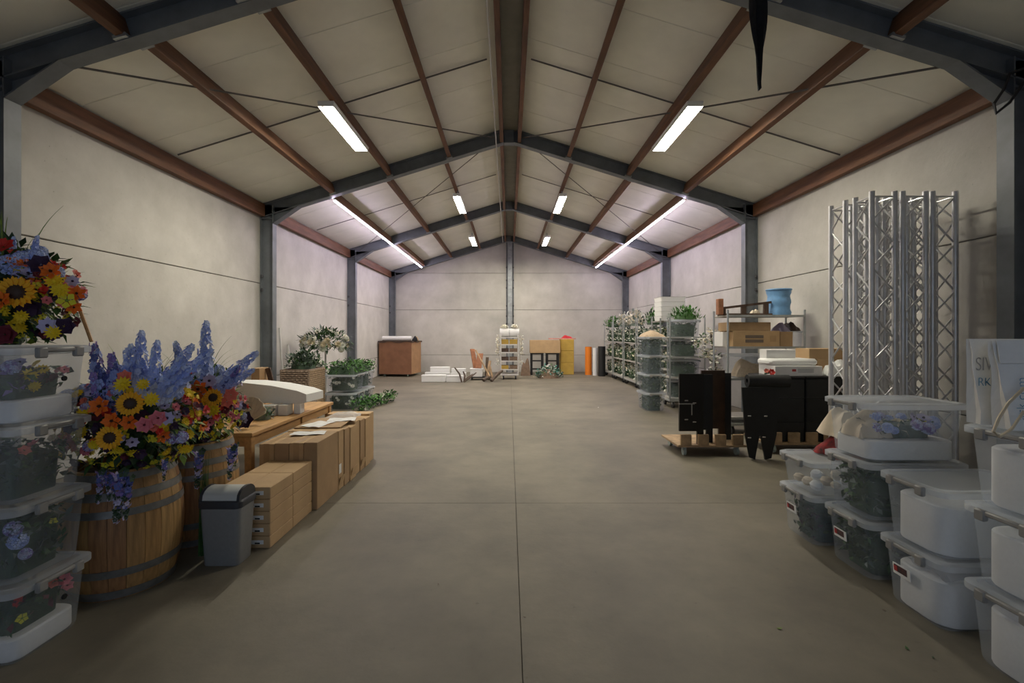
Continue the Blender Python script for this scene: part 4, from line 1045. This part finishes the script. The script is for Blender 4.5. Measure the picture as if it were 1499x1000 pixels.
# dark cover with a wavy hem
b = MB(); n = 24; vs = []
per = [(-.62 + 1.24 * k / n, -.58) for k in range(n + 1)] + [(.62, -.58 + 1.16 * k / n) for k in range(1, n + 1)]
for k, (x, y) in enumerate(per): vs += [(x, y, .012), (x, y, -.035 - .02 * math.sin(k * .55))]
b.add(vs, [(2 * k, 2 * k + 2, 2 * k + 3, 2 * k + 1) for k in range(len(per) - 1)])
b.box((0, 0, .006), (1.24, 1.16, .01))
o = build('dark_cover', b, 'dark_wood', loc=(-3.92, 17.30, 1.2425), rot=(0, 0, R(-7))); o.modifiers.new('s', 'SOLIDIFY').thickness = .006; tag(o, 'dark cover sheet with a wavy hem on the plywood crate', 'cover')
o = build('white_tube_roll', MB().lathe([(.03, -.52), (.085, -.52), (.085, .52), (.03, .52), (.03, -.52)], 18, Matrix.Rotation(R(90), 4, 'Y')), 'white_roll', smooth=True, loc=(-4.0, 17.10, 1.2545 + .0852)); tag(o, 'long white roll lying on the covered plywood crate', 'roll')
for i, (x, c_, lb) in enumerate(((-3.38, 'black_cloth', 'small dark bundle at the end of the white roll on the crate'), (-3.36, 'scrap_wood', 'small light brown bundle on the corner of the crate'))):
    o = build('cloth_bundle', blanket(.20 if not i else .16, .24, .17, 20 + i, 10, 8), c_, smooth=True, loc=(x + .04 - .04 * i, 17.0 + .36 * i, 1.2545)); tag(o, lb, 'bundle')

boxes = [(-2.36, 15.02, 0, .74, .24, .22, 1), (-1.70, 15.00, 0, .50, .24, .20, -2), (-2.30, 15.42, 0, .78, .26, .27, 2), (-1.63, 15.40, 0, .48, .26, .26, -2), (-2.22, 15.42, .271, .62, .20, .17, 3), (-1.62, 15.40, .261, .44, .20, .13, -4)]
bl = ['front, by the crate', 'front, by the dark sticks', 'rear, by the crate', 'rear, by the dark sticks', 'tilted on top, by the crate', 'tilted on top, by the dark sticks']
for (x, y, z, w, d, h, a), l in zip(boxes, bl):
    t = thing('white_foam_box', 'long white foam box in the low pile, ' + l, 'box', (x, y, z), R(a), 'white foam boxes in the low pile')
    build('body', MB().box((0, 0, h * .4), (w, d, h * .8), b=.01), 'foam', t); build('lid', MB().box((0, 0, h * .9), (w + .01, d + .01, h * .2 - .002), b=.008), 'foam', t)
for i, (p0, p1, lb) in enumerate((((-1.45, 14.70, .02), (-1.68, 14.80, .46), 'dark bent stick standing upright against the white foam boxes'), ((-1.38, 14.9, .02), (-1.05, 15.3, .26), 'dark stick lying between the white boxes and the wood scraps'), ((-1.42, 15.1, .03), (-1.15, 15.25, .22), 'second dark stick lying between the white boxes and the wood scraps'), ((-1.38, 14.72, .02), (-1.42, 14.84, .34), 'short dark stick propped on the white foam boxes'))):
    p0, p1 = Vector(p0), Vector(p1); mid = (p0 + p1) / 2 + Vector((.04, 0, .03))
    tag(build('dark_stick', MB().tube([p0, mid, p1], [.028, .03, .02], 6), 'bark', smooth=True), lb, 'stick', 'dark sticks on the floor')
# wood scrap pile on a low black dolly
t = thing('low_dolly', 'low black dolly carrying the white box and wood scraps', 'dolly', (-.93, 15.75, 0))
build('deck', MB().box((0, 0, .09), (.72, .5, .03), b=.005), 'matt_black', t)
for sx in (-1, 1):
    for sy in (-1, 1): build('wheel', MB().tube([(sx * .28 - .015, sy * .18, .0375), (sx * .28 + .015, sy * .18, .0375)], .0375, 12), 'black_rubber', t)
t = thing('white_crate', 'white box with a lid on the low black dolly', 'box', (-1.06, 15.68, .106)); build('body', MB().box((0, 0, .12), (.40, .32, .24), b=.012), 'white_roll', t); build('lid', MB().box((0, 0, .255), (.43, .35, .03), b=.008), 'foam', t)
sc = [((-1.10, 15.72, .38), (-1.22, 15.92, 1.0), 'rust_wood', .16, 'wide reddish board leaning above the white box'), ((-1.0, 15.6, .38), (-.95, 15.9, .85), 'rust_wood', .20, 'broad reddish board leaning in the middle of the wood scraps'),
      ((-.62, 15.40, .13), (-1.1, 15.75, .98), 'scrap_wood', .06, 'long pale slat crossing the wood scraps'), ((-.70, 15.5, .13), (-.62, 15.7, .62), 'scrap_wood', .09, 'short pale board upright in the wood scraps'), ((-.52, 15.45, .02), (-.62, 15.55, .45), 'scrap_wood', .07, 'pale branch piece beside the low dolly'),
      ((-.75, 15.85, .12), (-.72, 16.0, .72), 'bark', .10, 'dark board standing behind the wood scraps')]
for p0, p1, m_, w, lb in sc:
    p0, p1 = Vector(p0), Vector(p1); d = p1 - p0
    q = d.to_track_quat('Z', 'Y').to_matrix().to_4x4()
    tag(build('wood_scrap', MB().box((p0 + p1) / 2, (w, .03, d.length), q, b=.004), m_), lb, 'wood', 'wood scraps on the dolly')
for i, (p0, p1) in enumerate((((-.55, 15.0, .03), (-.22, 15.6, .30)), ((-.80, 14.98, .045), (-.62, 15.28, .09)))):
    p0, p1 = Vector(p0), Vector(p1)
    tag(build('mossy_log', MB().tube([p0, (p0 + p1) / 2 + Vector((.02, 0, .05)), p1], [.05, .055, .04], 8), 'bark', smooth=True), ['thick mossy log lying before the white trolley', 'thinner mossy log lying beside the thick mossy log'][i], 'log', 'mossy logs')

def trolley(label, loc, rz, w, d, h, shelves, group='flower trolleys', mname='trolley_steel', rails=True):
    t = thing('shelf_trolley', label, 'trolley', loc, rz, group)
    build('base_frame', MB().box((0, 0, .155), (w, d, .04), b=.006), mname, t)
    for sx in (-1, 1):
        for sy in (-1, 1):
            build('post', MB().tube([(sx * (w / 2 - .018), sy * (d / 2 - .018), .14), (sx * (w / 2 - .018), sy * (d / 2 - .018), h)], .016, 8), mname, t, smooth=True)
            c = build('castor', MB().tube([(sx * (w / 2 - .1) - .018, sy * (d / 2 - .07), .062), (sx * (w / 2 - .1) + .018, sy * (d / 2 - .07), .062)], .062, 12), 'black_rubber', t, smooth=True)
            build('castor_fork', MB().box((sx * (w / 2 - .1), sy * (d / 2 - .07), .105), (.05, .05, .07)), 'galv', c)
    for z in shelves:
        s_ = build('shelf', MB().box((0, 0, z - .012), (w - .04, d - .01, .022), b=.004), 'shelf_board', t)
        build('shelf_edge', MB().box((0, -d / 2 + .002, z - .012), (w - .04, .012, .034)), mname, s_)
    return t
# white trolley in front of the gable column
TR = (.02, 16.05, 0)
trolley('narrow white trolley with small boxes standing before the gable column', TR, 0, .60, .62, 1.50, [.34, .62, .90, 1.16, 1.40], mname='white_paint')
rr = random.Random(3)
for z, l in ((.34, 'lowest'), (.62, 'second'), (.90, 'third'), (1.16, 'fourth')):
    for k, (xx, ww) in enumerate(((-.15, .24), (.13, .26))):
        mm = 'kraft_yellow' if (z == 1.16 or (z == .34 and k == 0)) else ('sack' if k else 'dark_wood')
        carton('small %s box on the %s shelf of the narrow white trolley, %s' % ('yellow' if mm == 'kraft_yellow' else ('brown' if k else 'dark'), l, 'gable column side' if k else 'wood scrap side'), (TR[0] + xx, TR[1] - .10, z), (ww, .34, .16 if z > 1 else .12), m=mm, group='small boxes on the white trolley', name='small_box')
for i, (xx, zz) in enumerate(((-.165, 1.40), (.165, 1.40))):
    o = build('white_fabric_roll', MB().lathe([(.001, -.16), (.13, -.16), (.145, -.14), (.145, .14), (.13, .16), (.001, .16)], 18, Matrix.Rotation(R(90), 4, 'Y')), 'foam', smooth=True, loc=(TR[0] + xx, TR[1], zz + .146)); tag(o, 'fat white fabric roll on the narrow white trolley, ' + ('wood scrap side' if not i else 'cardboard side'), 'roll', 'fat white rolls')
for i, sx in enumerate((-1, 1)):
    t = thing('tassel_garland', 'white blossom tassels hanging down the %s of the narrow white trolley' % ('wood scrap side' if sx < 0 else 'cardboard side'), 'garland', (TR[0] + sx * .40, TR[1] - .1, .5), 0, 'white tassel garlands')
    cols = ['white_fl', 'cream_fl', 'white_fl']
    tag(build('blossom_mass', leaves(220, lambda r: (r.gauss(0, .025), r.gauss(0, .10), r.choice([.05, .40, .42, .62, .85]) + r.uniform(-.1, .1)), .06, cols, 71 + i, .7), cols, t), kind='stuff')
    build('cord', MB().tube([(0, 0, -.05), (0, 0, .96)], .006, 6), 'white_paint', t)
    t = thing('pompom', 'fluffy white pompom on the fabric roll at the %s end' % ('wood scrap' if sx < 0 else 'cardboard'), 'pompom', (TR[0] + sx * .17, TR[1], 1.692), 0, 'white pompoms')
    tag(build('fluff', clampv(leaves(300, ellregion((0, 0, .05), .14, .12, .06, .3, -1), .055, cols, 75 + i, .5, outward=(0, 0, .05)), .155, .2, .001, .14), cols, t), kind='stuff')
    b = MB(); dome(b, .06, .05, 10, .002); build('core', b, 'white_fl', t)

# black stools with a big carton, yellow boxes
for i, x in enumerate((1.03, 1.60)):
    t = thing('bar_stool', 'black stool under the wide carton, ' + ('sack side' if i == 0 else 'yellow box side'), 'stool', (x, 17.65, 0), 0, 'black stools at the back wall')
    build('seat', MB().box((0, 0, .78), (.48, .42, .05), b=.012), 'matt_black', t)
    for sx in (-1, 1):
        for sy in (-1, 1): build('leg', MB().box((sx * .20, sy * .17, .3775), (.07, .05, .755), b=.006), 'matt_black', t)
    for z in (.22, .52): build('rung', MB().box((0, -.17, z), (.34, .03, .05)), 'matt_black', t)
carton('wide brown carton lying on the black stools', (1.32, 17.65, .8055), (1.10, .46, .47), m='kraft', name='wide_carton')
for i in range(3):
    carton('mustard yellow box, %s of three at the back wall' % ['lowest', 'middle', 'topmost'][i], (2.15, 17.85, .435 * i), (.50, .45, .432), m='kraft_yellow', name='yellow_box', group='mustard yellow boxes', b_=.015)
o = build('pink_board', MB().box((0, 0, .02), (.98, .42, .035), b=.005), 'pink_cloth', loc=(1.98, 17.85, 1.3065)); tag(o, 'thin pinkish board lying across the yellow boxes', 'board')
o = build('red_cloth', blanket(.42, .3, .11, 9, 10, 8), 'red_cloth', smooth=True, loc=(2.15, 17.8, 1.345)); tag(o, 'red cloth bundle on the pinkish board', 'cloth')
o = build('brown_sack', blanket(.36, .36, .62, 12, 12, 10), 'sack', smooth=True, loc=(.60, 17.3, 0)); tag(o, 'brown sack standing between the white trolley and the black stools', 'sack')
t = thing('wreath_bundle', 'teal and white garland bundle lying before the black stools', 'garland', (1.36, 16.35, 0))
cols = ['teal', 'white_fl', 'leaf_grey', 'teal', 'leaf']
tag(build('leaf_mass', leaves(900, ellregion((0, 0, .03), .50, .3, .42, .2, 0), .11, cols, 81, .5), cols, t), kind='stuff')
b = MB(); dome(b, .34, .30, 14); build('core', b, 'sack', t)
for x, y, r_, h, m_, lb in ((2.93, 17.62, .125, 1.03, 'orange_roll', 'bright orange upright roll beside the flower trolleys'), (3.12, 17.3, .085, 1.0, 'white_roll', 'white upright roll between orange and black rolls'), (3.30, 17.0, .13, 1.06, 'matt_black', 'black upright roll against the flower trolleys')):
    o = build('upright_roll', MB().lathe([(.03, 0), (r_, 0), (r_, h), (.03, h), (.03, 0)], 20), m_, smooth=True, loc=(x, y, 0)); tag(o, lb, 'roll')

# ------------------------------------------------------------------ row of flower trolleys by the right wall
BUNCH = []
for v in range(3):
    cols = ['white_fl', 'leaf_dark', 'white_fl', 'cream_fl', 'leaf_grey', 'white_fl', 'leaf']
    b = leaves(330, boxregion(.21, .25, .05, .40), .10, cols, 90 + v, .5)
    clampv(b, .238, .305, .002, .48); b.mi = 1; b.box((0, 0, .131), (.34, .44, .26), b=.03)
    BUNCH.append(b.mesh('flower_bunch', cols))
GREEN = []
for v in range(2):
    cols = ['leaf_bright', 'leaf', 'leaf_dark', 'leaf_bright']
    b = leaves(420, ellregion((0, 0, .02), .30, .42, .36, .25, 0), .10, cols, 95 + v, .4, outward=(0, 0, -.2))
    b.mi = 2; dome(b, .2, .2, 10)
    GREEN.append(b.mesh('green_plant', cols))
twords = ['next to the foam trays', 'second from the foam trays', 'third from the foam trays', 'at the back wall']
k = 0
rr = random.Random(17)
for i in range(4):
    y = 12.35 + 1.50 * i if i else 12.35
    cx = 3.76
    trolley('steel flower trolley full of white blossoms, ' + twords[i], (cx, y, 0), R(90), 1.36, .56, 1.92 if i != 2 else 2.08, [.19, .72, 1.25])
    for z in (.19, .72, 1.25):
        for dy in (-.33, .33):
            o = link('flower_bunch', BUNCH[k % 3], None, (cx, y + dy, z), (0, 0, PI * (k % 2))); k += 1
            tag(o, 'white blossom bunch, %s shelf of the flower trolley %s' % ({.19: 'bottom', .72: 'middle', 1.25: 'top'}[z], twords[i]), 'flowers', 'white blossom bunches on the flower trolleys')
cols = ['leaf_bright', 'leaf']
for i, (x, y, z, g, lb) in enumerate(((3.70, 12.1, 1.735, 0, 'bright green plant spilling over the flower trolley by the foam trays'), (3.72, 17.0, 1.735, 1, 'bright green plant on top of the last flower trolley'))):
    o = link('green_plant', GREEN[g], None, (x, y, z), (0, 0, i)); tag(o, lb, 'plant')
for i, (x, y, lb) in enumerate(((3.72, 15.3, 'big white blossom heap on the third flower trolley'), (3.72, 13.9, 'big white blossom heap on the second flower trolley'))):
    cols = ['white_fl', 'white_fl', 'leaf_grey', 'cream_fl']
    b = leaves(420, ellregion((0, 0, .02), .30, .5, .42, .2, 0), .10, cols, 120 + i, .6, outward=(0, 0, -.2)); b.mi = 2; dome(b, .2, .22, 10)
    o = build('blossom_heap', b, cols, loc=(x, y, 1.735)); tag(o, lb, 'flowers')

# stack of four dark-filled bins
sx_, sy_ = 2.83, 9.53
for i in range(4):
    l = ['lowest', 'second', 'third', 'topmost'][i]
    o = storage_bin('clear bin of dark leaves in the free stack before the flower trolleys, %s' % l, (sx_, sy_, STEP * i), R(90)); 
    fillgreen('dark leaves inside the %s bin of the free stack' % l, (sx_, sy_, STEP * i + .008), ['leaf_blue', 'leaf_dark', 'leaf_grey', 'leaf', 'leaf_dark'], 200, 130 + i, rz=R(90), z1=.29)
o = build('burlap_cloth', blanket(.42, .62, .12, 8), 'burlap', smooth=True, loc=(sx_, sy_, STEP * 4 - .003)); tag(o, 'tan burlap cloth heaped on the free stack of bins', 'cloth')

# front flower trolley with bins and the one behind it
trolley('steel trolley of dark leaf bins beside the free stack', (3.60, 9.95, 0), 0, .74, .64, 1.84, [.20, .62, 1.04, 1.44])
for i, z in enumerate((.20, .62, 1.04, 1.44)):
    l = ['lowest', 'second', 'third', 'top'][i]
    storage_bin('clear bin of dark leaves on the %s shelf of the steel trolley' % l, (3.60, 9.92, z), 0)
    fillgreen('dark leaves in the bin on the %s trolley shelf' % l, (3.60, 9.92, z + .008), ['leaf_dark', 'leaf_blue', 'leaf', 'leaf_grey', 'leaf_dark'], 180, 140 + i, z1=.28)
b = leaves(520, ellregion((0, 0, .0), .36, .30, .26, .2, 0), .09, ['leaf_bright', 'leaf', 'leaf_bright'], 150, .3, outward=(0, 0, -.2)); b.mi = 1; dome(b, .24, .16, 10)
o = build('green_plant', b, ['leaf_bright', 'leaf', 'leaf_bright'], loc=(3.66, 9.92, 1.44 + BIH + .014)); tag(o, 'bright green grassy heap on the steel trolley of dark leaf bins', 'plant')
t = thing('blossom_branch', 'white blossom branch sticking out beside the steel trolley of bins', 'flowers', (4.10, 9.45, 0))
build('pot', MB().lathe([(.001, 0), (.12, 0), (.15, .32), (.135, .32), (.12, .25), (.001, .25)], 18), 'matt_black', t, smooth=True)
build('stem', MB().tube([(0, 0, .25), (-.02, 0, .9), (-.12, -.02, 1.5)], .014, 6), 'bark', t)
cols = ['white_fl', 'white_fl', 'leaf', 'cream_fl']
tag(build('blossom_mass', leaves(360, lambda r: (lambda c, q: (c[0] + r.gauss(0, q), c[1] + r.gauss(0, .06), c[2] + r.gauss(0, .06)))(r.choice([(-.22, -.1, 1.38), (-.42, -.15, 1.33), (-.08, -.05, 1.50), (-.25, -.1, 1.12), (-.1, -.1, 1.05), (0, 0, .8)]), .07), .075, cols, 151, .6), cols, t), kind='stuff')
trolley('steel flower trolley standing behind the trolley of dark leaf bins', (3.72, 11.0, 0), R(90), 1.20, .56, 1.86, [.19, .72, 1.25, 1.80])
for z in (.19, .72, 1.25):
    for dy in (-.275, .275):
        o = link('flower_bunch', BUNCH[k % 3], None, (3.72, 11.0 + dy, z), (0, 0, 0), (1, .88, 1)); k += 1
        tag(o, 'white blossom bunch, %s shelf of the trolley under the foam trays' % {.19: 'bottom', .72: 'middle', 1.25: 'top'}[z], 'flowers', 'white blossom bunches on the flower trolleys')
for i in range(5):
    l = ['lowest', 'second', 'third', 'fourth', 'topmost'][i]
    t = thing('foam_tray', 'white foam tray, %s of the stack on the flower trolley' % l, 'foam', (3.62, 10.78, 1.80 + .105 * i), 0, 'stacked white foam trays')
    b = MB(); loft(b, [(rrect(.52, .50, .03), 0), (rrect(.55, .53, .03), .095), (rrect(.56, .54, .03), .10)]); build('body', b, 'foam', t); 

# wide shelf trolley in front of the right wall
WT = (3.83, 7.36, 0)
trolley('wide steel shelf trolley carrying cartons and the blue bag', WT, 0, 1.18, .52, 1.86, [.26, .84, 1.31, 1.78], group=None)
t = carton('long brown carton with grey print on the wide shelf trolley', (3.69, 7.33, 1.31), (.70, .40, .235), m='kraft', name='printed_carton')
for i in range(2): build('print_line', MB().box((.0 - .03, -.2012, .15 - .065 * i), (.27, .002, .045)), 'print', t)
build('print_mark', MB().box((.25, -.2012, .12), (.09, .002, .09)), 'tape', t)
carton('flat brown carton lying on the long printed carton', (3.60, 7.33, 1.546), (.62, .38, .13), m='kraft_dark', name='flat_brown_carton')
carton('darker brown carton between printed carton and small clear bin', (4.145, 7.33, 1.31), (.19, .38, .225), m='kraft_dark', name='brown_carton')
t = thing('small_clear_box', 'small clear plastic box at the wall end of the shelf trolley', 'box', (4.32, 7.34, 1.31))
b = MB(); b.keep = True; loft(b, [(rrect(.14, .36, .02), 0), (rrect(.15, .38, .02), .21)], True, False); build('tub', b, 'bin_clear', t); b = MB(); loft(b, [(rrect(.16, .39, .02), .21), (rrect(.16, .39, .02), .232)]); build('lid', b, 'bin_lid', t)
carton('white carton at the hall end of the shelf trolley', (3.275, 7.40, 1.31), (.007 + .06, .3, .22), m='white_roll', name='white_carton', cat='box')
o = build('lavender_cloth', blanket(.17, .3, .13, 14), 'lav_cloth', smooth=True, loc=(4.14, 7.32, 1.537)); tag(o, 'folded lavender cloth on the darker brown carton', 'cloth')
t = thing('dark_bundle', 'dark bundle lying on the small clear plastic box', 'bundle', (4.31, 7.34, 1.5425)); build('body', blanket(.17, .34, .14, 15), 'dark_wood', t, smooth=True)
storage_bin('large clear bin of brown cloth on the wide shelf trolley', (3.69, 7.34, .84), 0).scale = (1.2, 1.0, 1.0)
o = build('brown_cloth', blanket(.56, .30, .26, 16), 'burlap', smooth=True, loc=(3.70, 7.34, .852)); tag(o, 'brown cloth inside the large clear bin on the shelf trolley', 'cloth')
# blue bag
t = thing('blue_bag', 'crinkled blue plastic bag standing on the shelf trolley top', 'bag', (4.14, 7.34, 1.78))
b = MB(); rr = random.Random(6); rings = []
for i in range(9):
    z = .40 * i / 8; q = .16 * (1 + .06 * math.sin(i * 1.9))
    poly = [((q + rr.uniform(-.008, .008)) * math.cos(2 * PI * k_ / 16) * 1.02, (q + rr.uniform(-.008, .008)) * math.sin(2 * PI * k_ / 16)) for k_ in range(16)]
    rings.append((poly, z))
loft(b, rings, True, True); build('bag_body', b, 'blue_bag', t, smooth=True)
build('bag_rim', MB().tube([(.17 * math.cos(2 * PI * k_ / 20), .17 * math.sin(2 * PI * k_ / 20), .395) for k_ in range(20)], .014, 6, closed=True), 'blue_bag', t, smooth=True)
t = thing('wooden_trestle', 'dark wooden trestle with a reddish end block lying on top of the shelf trolley', 'trestle', (3.62, 7.36, 1.782))
for p0, p1 in (((-.38, -.1, .11), (.36, -.1, .20)), ((-.36, .1, .012), (.36, .1, .012)), ((-.36, -.08, .02), (-.36, -.08, .13)), ((-.06, -.1, .02), (-.06, -.1, .16)), ((.28, -.1, .01), (.28, -.1, .19)), ((-.36, -.12, .012), (.36, -.12, .012))):
    p0, p1 = Vector(p0), Vector(p1); d = p1 - p0
    build('frame_bar', MB().box((p0 + p1) / 2, (.035, .035, d.length) if abs(d.x) > .1 else (.075, .03, d.length), d.to_track_quat('Z', 'Y').to_matrix().to_4x4()), 'dark_wood', t)
build('end_block', MB().box((-.42, -.1, .13), (.075, .10, .24), b=.006), 'rust_wood', t)
o = build('cream_cloth', blanket(.13, .12, .08, 18), 'cream', smooth=True, loc=(3.78, 7.36, 1.802)); tag(o, 'small cream cloth crumple inside the dark trestle on the shelf trolley', 'cloth')

# ------------------------------------------------------------------ dollies with black panels and cases
def dolly(label, x0, x1, y0, y1, nblk):
    t = thing('wooden_dolly', label, 'dolly', ((x0 + x1) / 2, (y0 + y1) / 2, 0))
    w, d = x1 - x0, y1 - y0
    build('deck', MB().box((0, 0, .1225), (w, d, .025), b=.004), 'scrap_wood', t)
    for e in (-1,):
        for i in range(nblk):
            build('rack_block', MB().box((-w / 2 + w * (i + .5) / nblk, e * (d / 2 - .02), .2), (w / nblk * .62, .035, .13), b=.004), 'scrap_wood', t)
    for sx in (-1, 1):
        for sy in (-1, 1):
            c = build('castor', MB().tube([(sx * (w / 2 - .1) - .016, sy * (d / 2 - .07), .05), (sx * (w / 2 - .1) + .016, sy * (d / 2 - .07), .05)], .05, 14), 'grey_castor', t, smooth=True)
            build('castor_fork', MB().box((sx * (w / 2 - .1), sy * (d / 2 - .07), .09), (.045, .045, .045)), 'galv', c)
    return t
dolly('wooden dolly holding upright black panels, away from the wall', 2.07, 2.92, 5.86, 6.50, 4)
dolly('wooden dolly carrying the tall black cases, towards the wall', 3.24, 4.36, 5.98, 6.60, 5)
def slab_panel(label, x, y, z, w, h, m_, rz, th=.03, clips=0, leg=True):
    t = thing('display_stand', label, 'stand', (x, y, z), rz, 'upright black panels')
    b = MB()
    poly = [(-w / 2, .0), (-w / 2 + .01, h), (w / 2 - .01, h), (w / 2, 0)] if not leg else [(-w / 2, .16), (-w / 2, h), (w / 2, h), (w / 2, 0), (w / 2 - .08, 0), (w / 2 - .08, .16)]
    b.prism(poly, th, Matrix.Translation((0, th / 2, 0)) @ Matrix.Rotation(R(90), 4, 'X'))
    build('board', b, m_, t)
    for i in range(clips):
        build('clip', MB().box((-w * .22 + .10 * (i % 2), -th / 2 - .006, h * (.62 - .27 * (i // 2)) - .03 * (i % 2)), (.045, .014, .014), b=.003), 'chrome', t)
    return t
DZ = .136
t = slab_panel('glossy black panel with silver clips and a steel bracket on the dolly', 2.26, 5.935, DZ, .30, .87, 'gloss_black', 0, clips=4)
build('bracket', MB().box((-.06, -.02, .50), (.19, .012, .012)), 'chrome', t); build('bracket', MB().box((-.0, -.02, .43), (.012, .012, .14)), 'chrome', t)
for i, (x, y, w_, h_, m_, lb) in enumerate(((2.39, 6.02, .34, .855, 'matt_black', 'matt black panel just behind the glossy panel on the dolly'), (2.60, 6.10, .30, .90, 'brown_black', 'brown tinted dark panel in the middle of the dolly'), (2.70, 6.19, .34, .86, 'matt_black', 'matt black panel behind the brown tinted one'), (2.74, 6.28, .34, .84, 'gloss_black', 'last dark panel at the case end of the dolly'))):
    slab_panel(lb, x, y, DZ, w_, h_, m_, 0, th=.03)
t = thing('easel_stand', 'black panel on two tapered legs standing on the floor before the dolly', 'stand', (3.02, 5.72, 0), R(-3))
b = MB(); b.prism([(-.19, .28), (-.23, .86), (.21, .86), (.17, .30), (.11, .02), (.04, 0), (-.01, .28), (-.03, .28), (-.08, .0), (-.14, .02)], .03, Matrix.Translation((0, .015, 0)) @ Matrix.Rotation(R(90), 4, 'X')); build('board', b, 'matt_black', t)
for x, z in ((-.15, .52), (.04, .52), (-.15, .26), (.02, .27)): build('clip', MB().box((x, -.02, z), (.04, .014, .016), b=.003), 'chrome', t)
for i, (xa, xb) in enumerate(((3.27, 3.74), (3.755, 4.33))):
    t = thing('black_case', 'tall black case on the dolly, ' + ('next to the black panels' if i == 0 else 'next to the lattice trusses'), 'case', ((xa + xb) / 2, 6.29, DZ), 0, 'tall black cases')
    build('body', MB().box((0, 0, .40), (xb - xa, .50, .80), b=.012), 'matt_black', t)
    build('lid_edge', MB().box((0, 0, .815), (xb - xa + .006, .506, .03), b=.006), 'gloss_black', t)
    for z in (.25, .55): build('edge_band', MB().box((0, 0, z), (xb - xa + .004, .504, .012)), 'gloss_black', t)
CZ = DZ + .8305
o = build('black_roll', MB().lathe([(.03, -.24), (.075, -.24), (.075, .24), (.03, .24), (.03, -.24)], 18, Matrix.Rotation(R(90), 4, 'Y')), 'matt_black', smooth=True, loc=(3.10, 5.73, .8615 + .0755), rot=(0, R(6) * 0, R(-4))); tag(o, 'black roll lying on the panel with tapered legs', 'roll')
t = carton('white carton with a red logo lying on the tall black cases', (3.68, 6.27, CZ), (.60, .40, .125), m='white_roll', name='white_carton')
build('logo', MB().box((-.06, -.2012, .072), (.05, .002, .03)), 'sticker_red', t)
for i in range(3): build('print_line', MB().box((.09, -.2012, .085 - .018 * i), (.20, .002, .008)), 'ink_grey', t)
o = build('foam_slab', MB().box((0, 0, .045), (.62, .34, .09), b=.03), 'foam', smooth=True, loc=(3.66, 6.30, CZ + .125)); tag(o, 'rounded white foam slab on the white carton with a red logo', 'foam')
carton('white box standing on the rounded foam slab', (3.58, 6.38, CZ + .216), (.38, .18, .11), m='white_roll', name='white_box')
carton('long kraft box on the tall black cases against the wall, lower one', (4.20, 6.36, CZ), (.42, .34, .21), m='kraft', name='kraft_box', group='long kraft boxes on the black cases')
carton('long kraft box on the tall black cases against the wall, upper one', (4.20, 6.36, CZ + .212), (.60, .30, .13), m='kraft', name='kraft_box', group='long kraft boxes on the black cases')
o = build('white_plastic_bag', blanket(.34, .18, .20, 19), 'paper', smooth=True, loc=(4.18, 6.10, CZ)); tag(o, 'crumpled white plastic bag in front of the kraft boxes', 'bag')
t = thing('red_blossom_item', 'small red blossoms on the corner of the tall black case', 'flowers', (3.31, 6.09, CZ + .012))
put(t, 'red', (.02, -.02, .035), (.1, -1, .4), .05, random.Random(1)); put(t, 'coral', (-.03, 0, .05), (-.3, -1, .4), .035, random.Random(2)); build('stem', MB().tube([(-.02, .06, .01), (.02, 0, .03)], .01, 6), 'leaf_dark', t)

# ------------------------------------------------------------------ small litter on the floor
for i, (px, py_, m_, s_) in enumerate(((1137, 921, 'leaf_lime', .03), (1330, 953, 'leaf', .03), (1297, 895, 'bark', .018), (1366, 962, 'leaf_dark', .02), (641, 855, 'bark', .02), (812, 622, 'bark', .03), (876, 597, 'white_fl', .04), (770, 905, 'bark', .015))):
    Y = HC * F / (py_ - CY); b = MB(); b.keep = True
    leafshape(b, Matrix.Rotation(i * 1.3, 4, 'Z'), s_, s_ * .5, -s_ * .1)
    o = build('fallen_leaf', b, m_, loc=((px - CX) * Y / F, Y, .005)); tag(o, ['fresh green leaf fallen on the floor before the film bin', 'dark green leaf fallen on the floor before the bags', 'tiny brown scrap beside the film bin', 'tiny dark leaf beside the bins under the bags', 'tiny brown scrap in the aisle near the cartons', 'tiny brown scrap on the slab before the black panels', 'white petal on the floor before the free stack of bins', 'tiny brown scrap beside the long floor joint'][i], 'leaf')
    o.modifiers.new('s', 'SOLIDIFY').thickness = .001
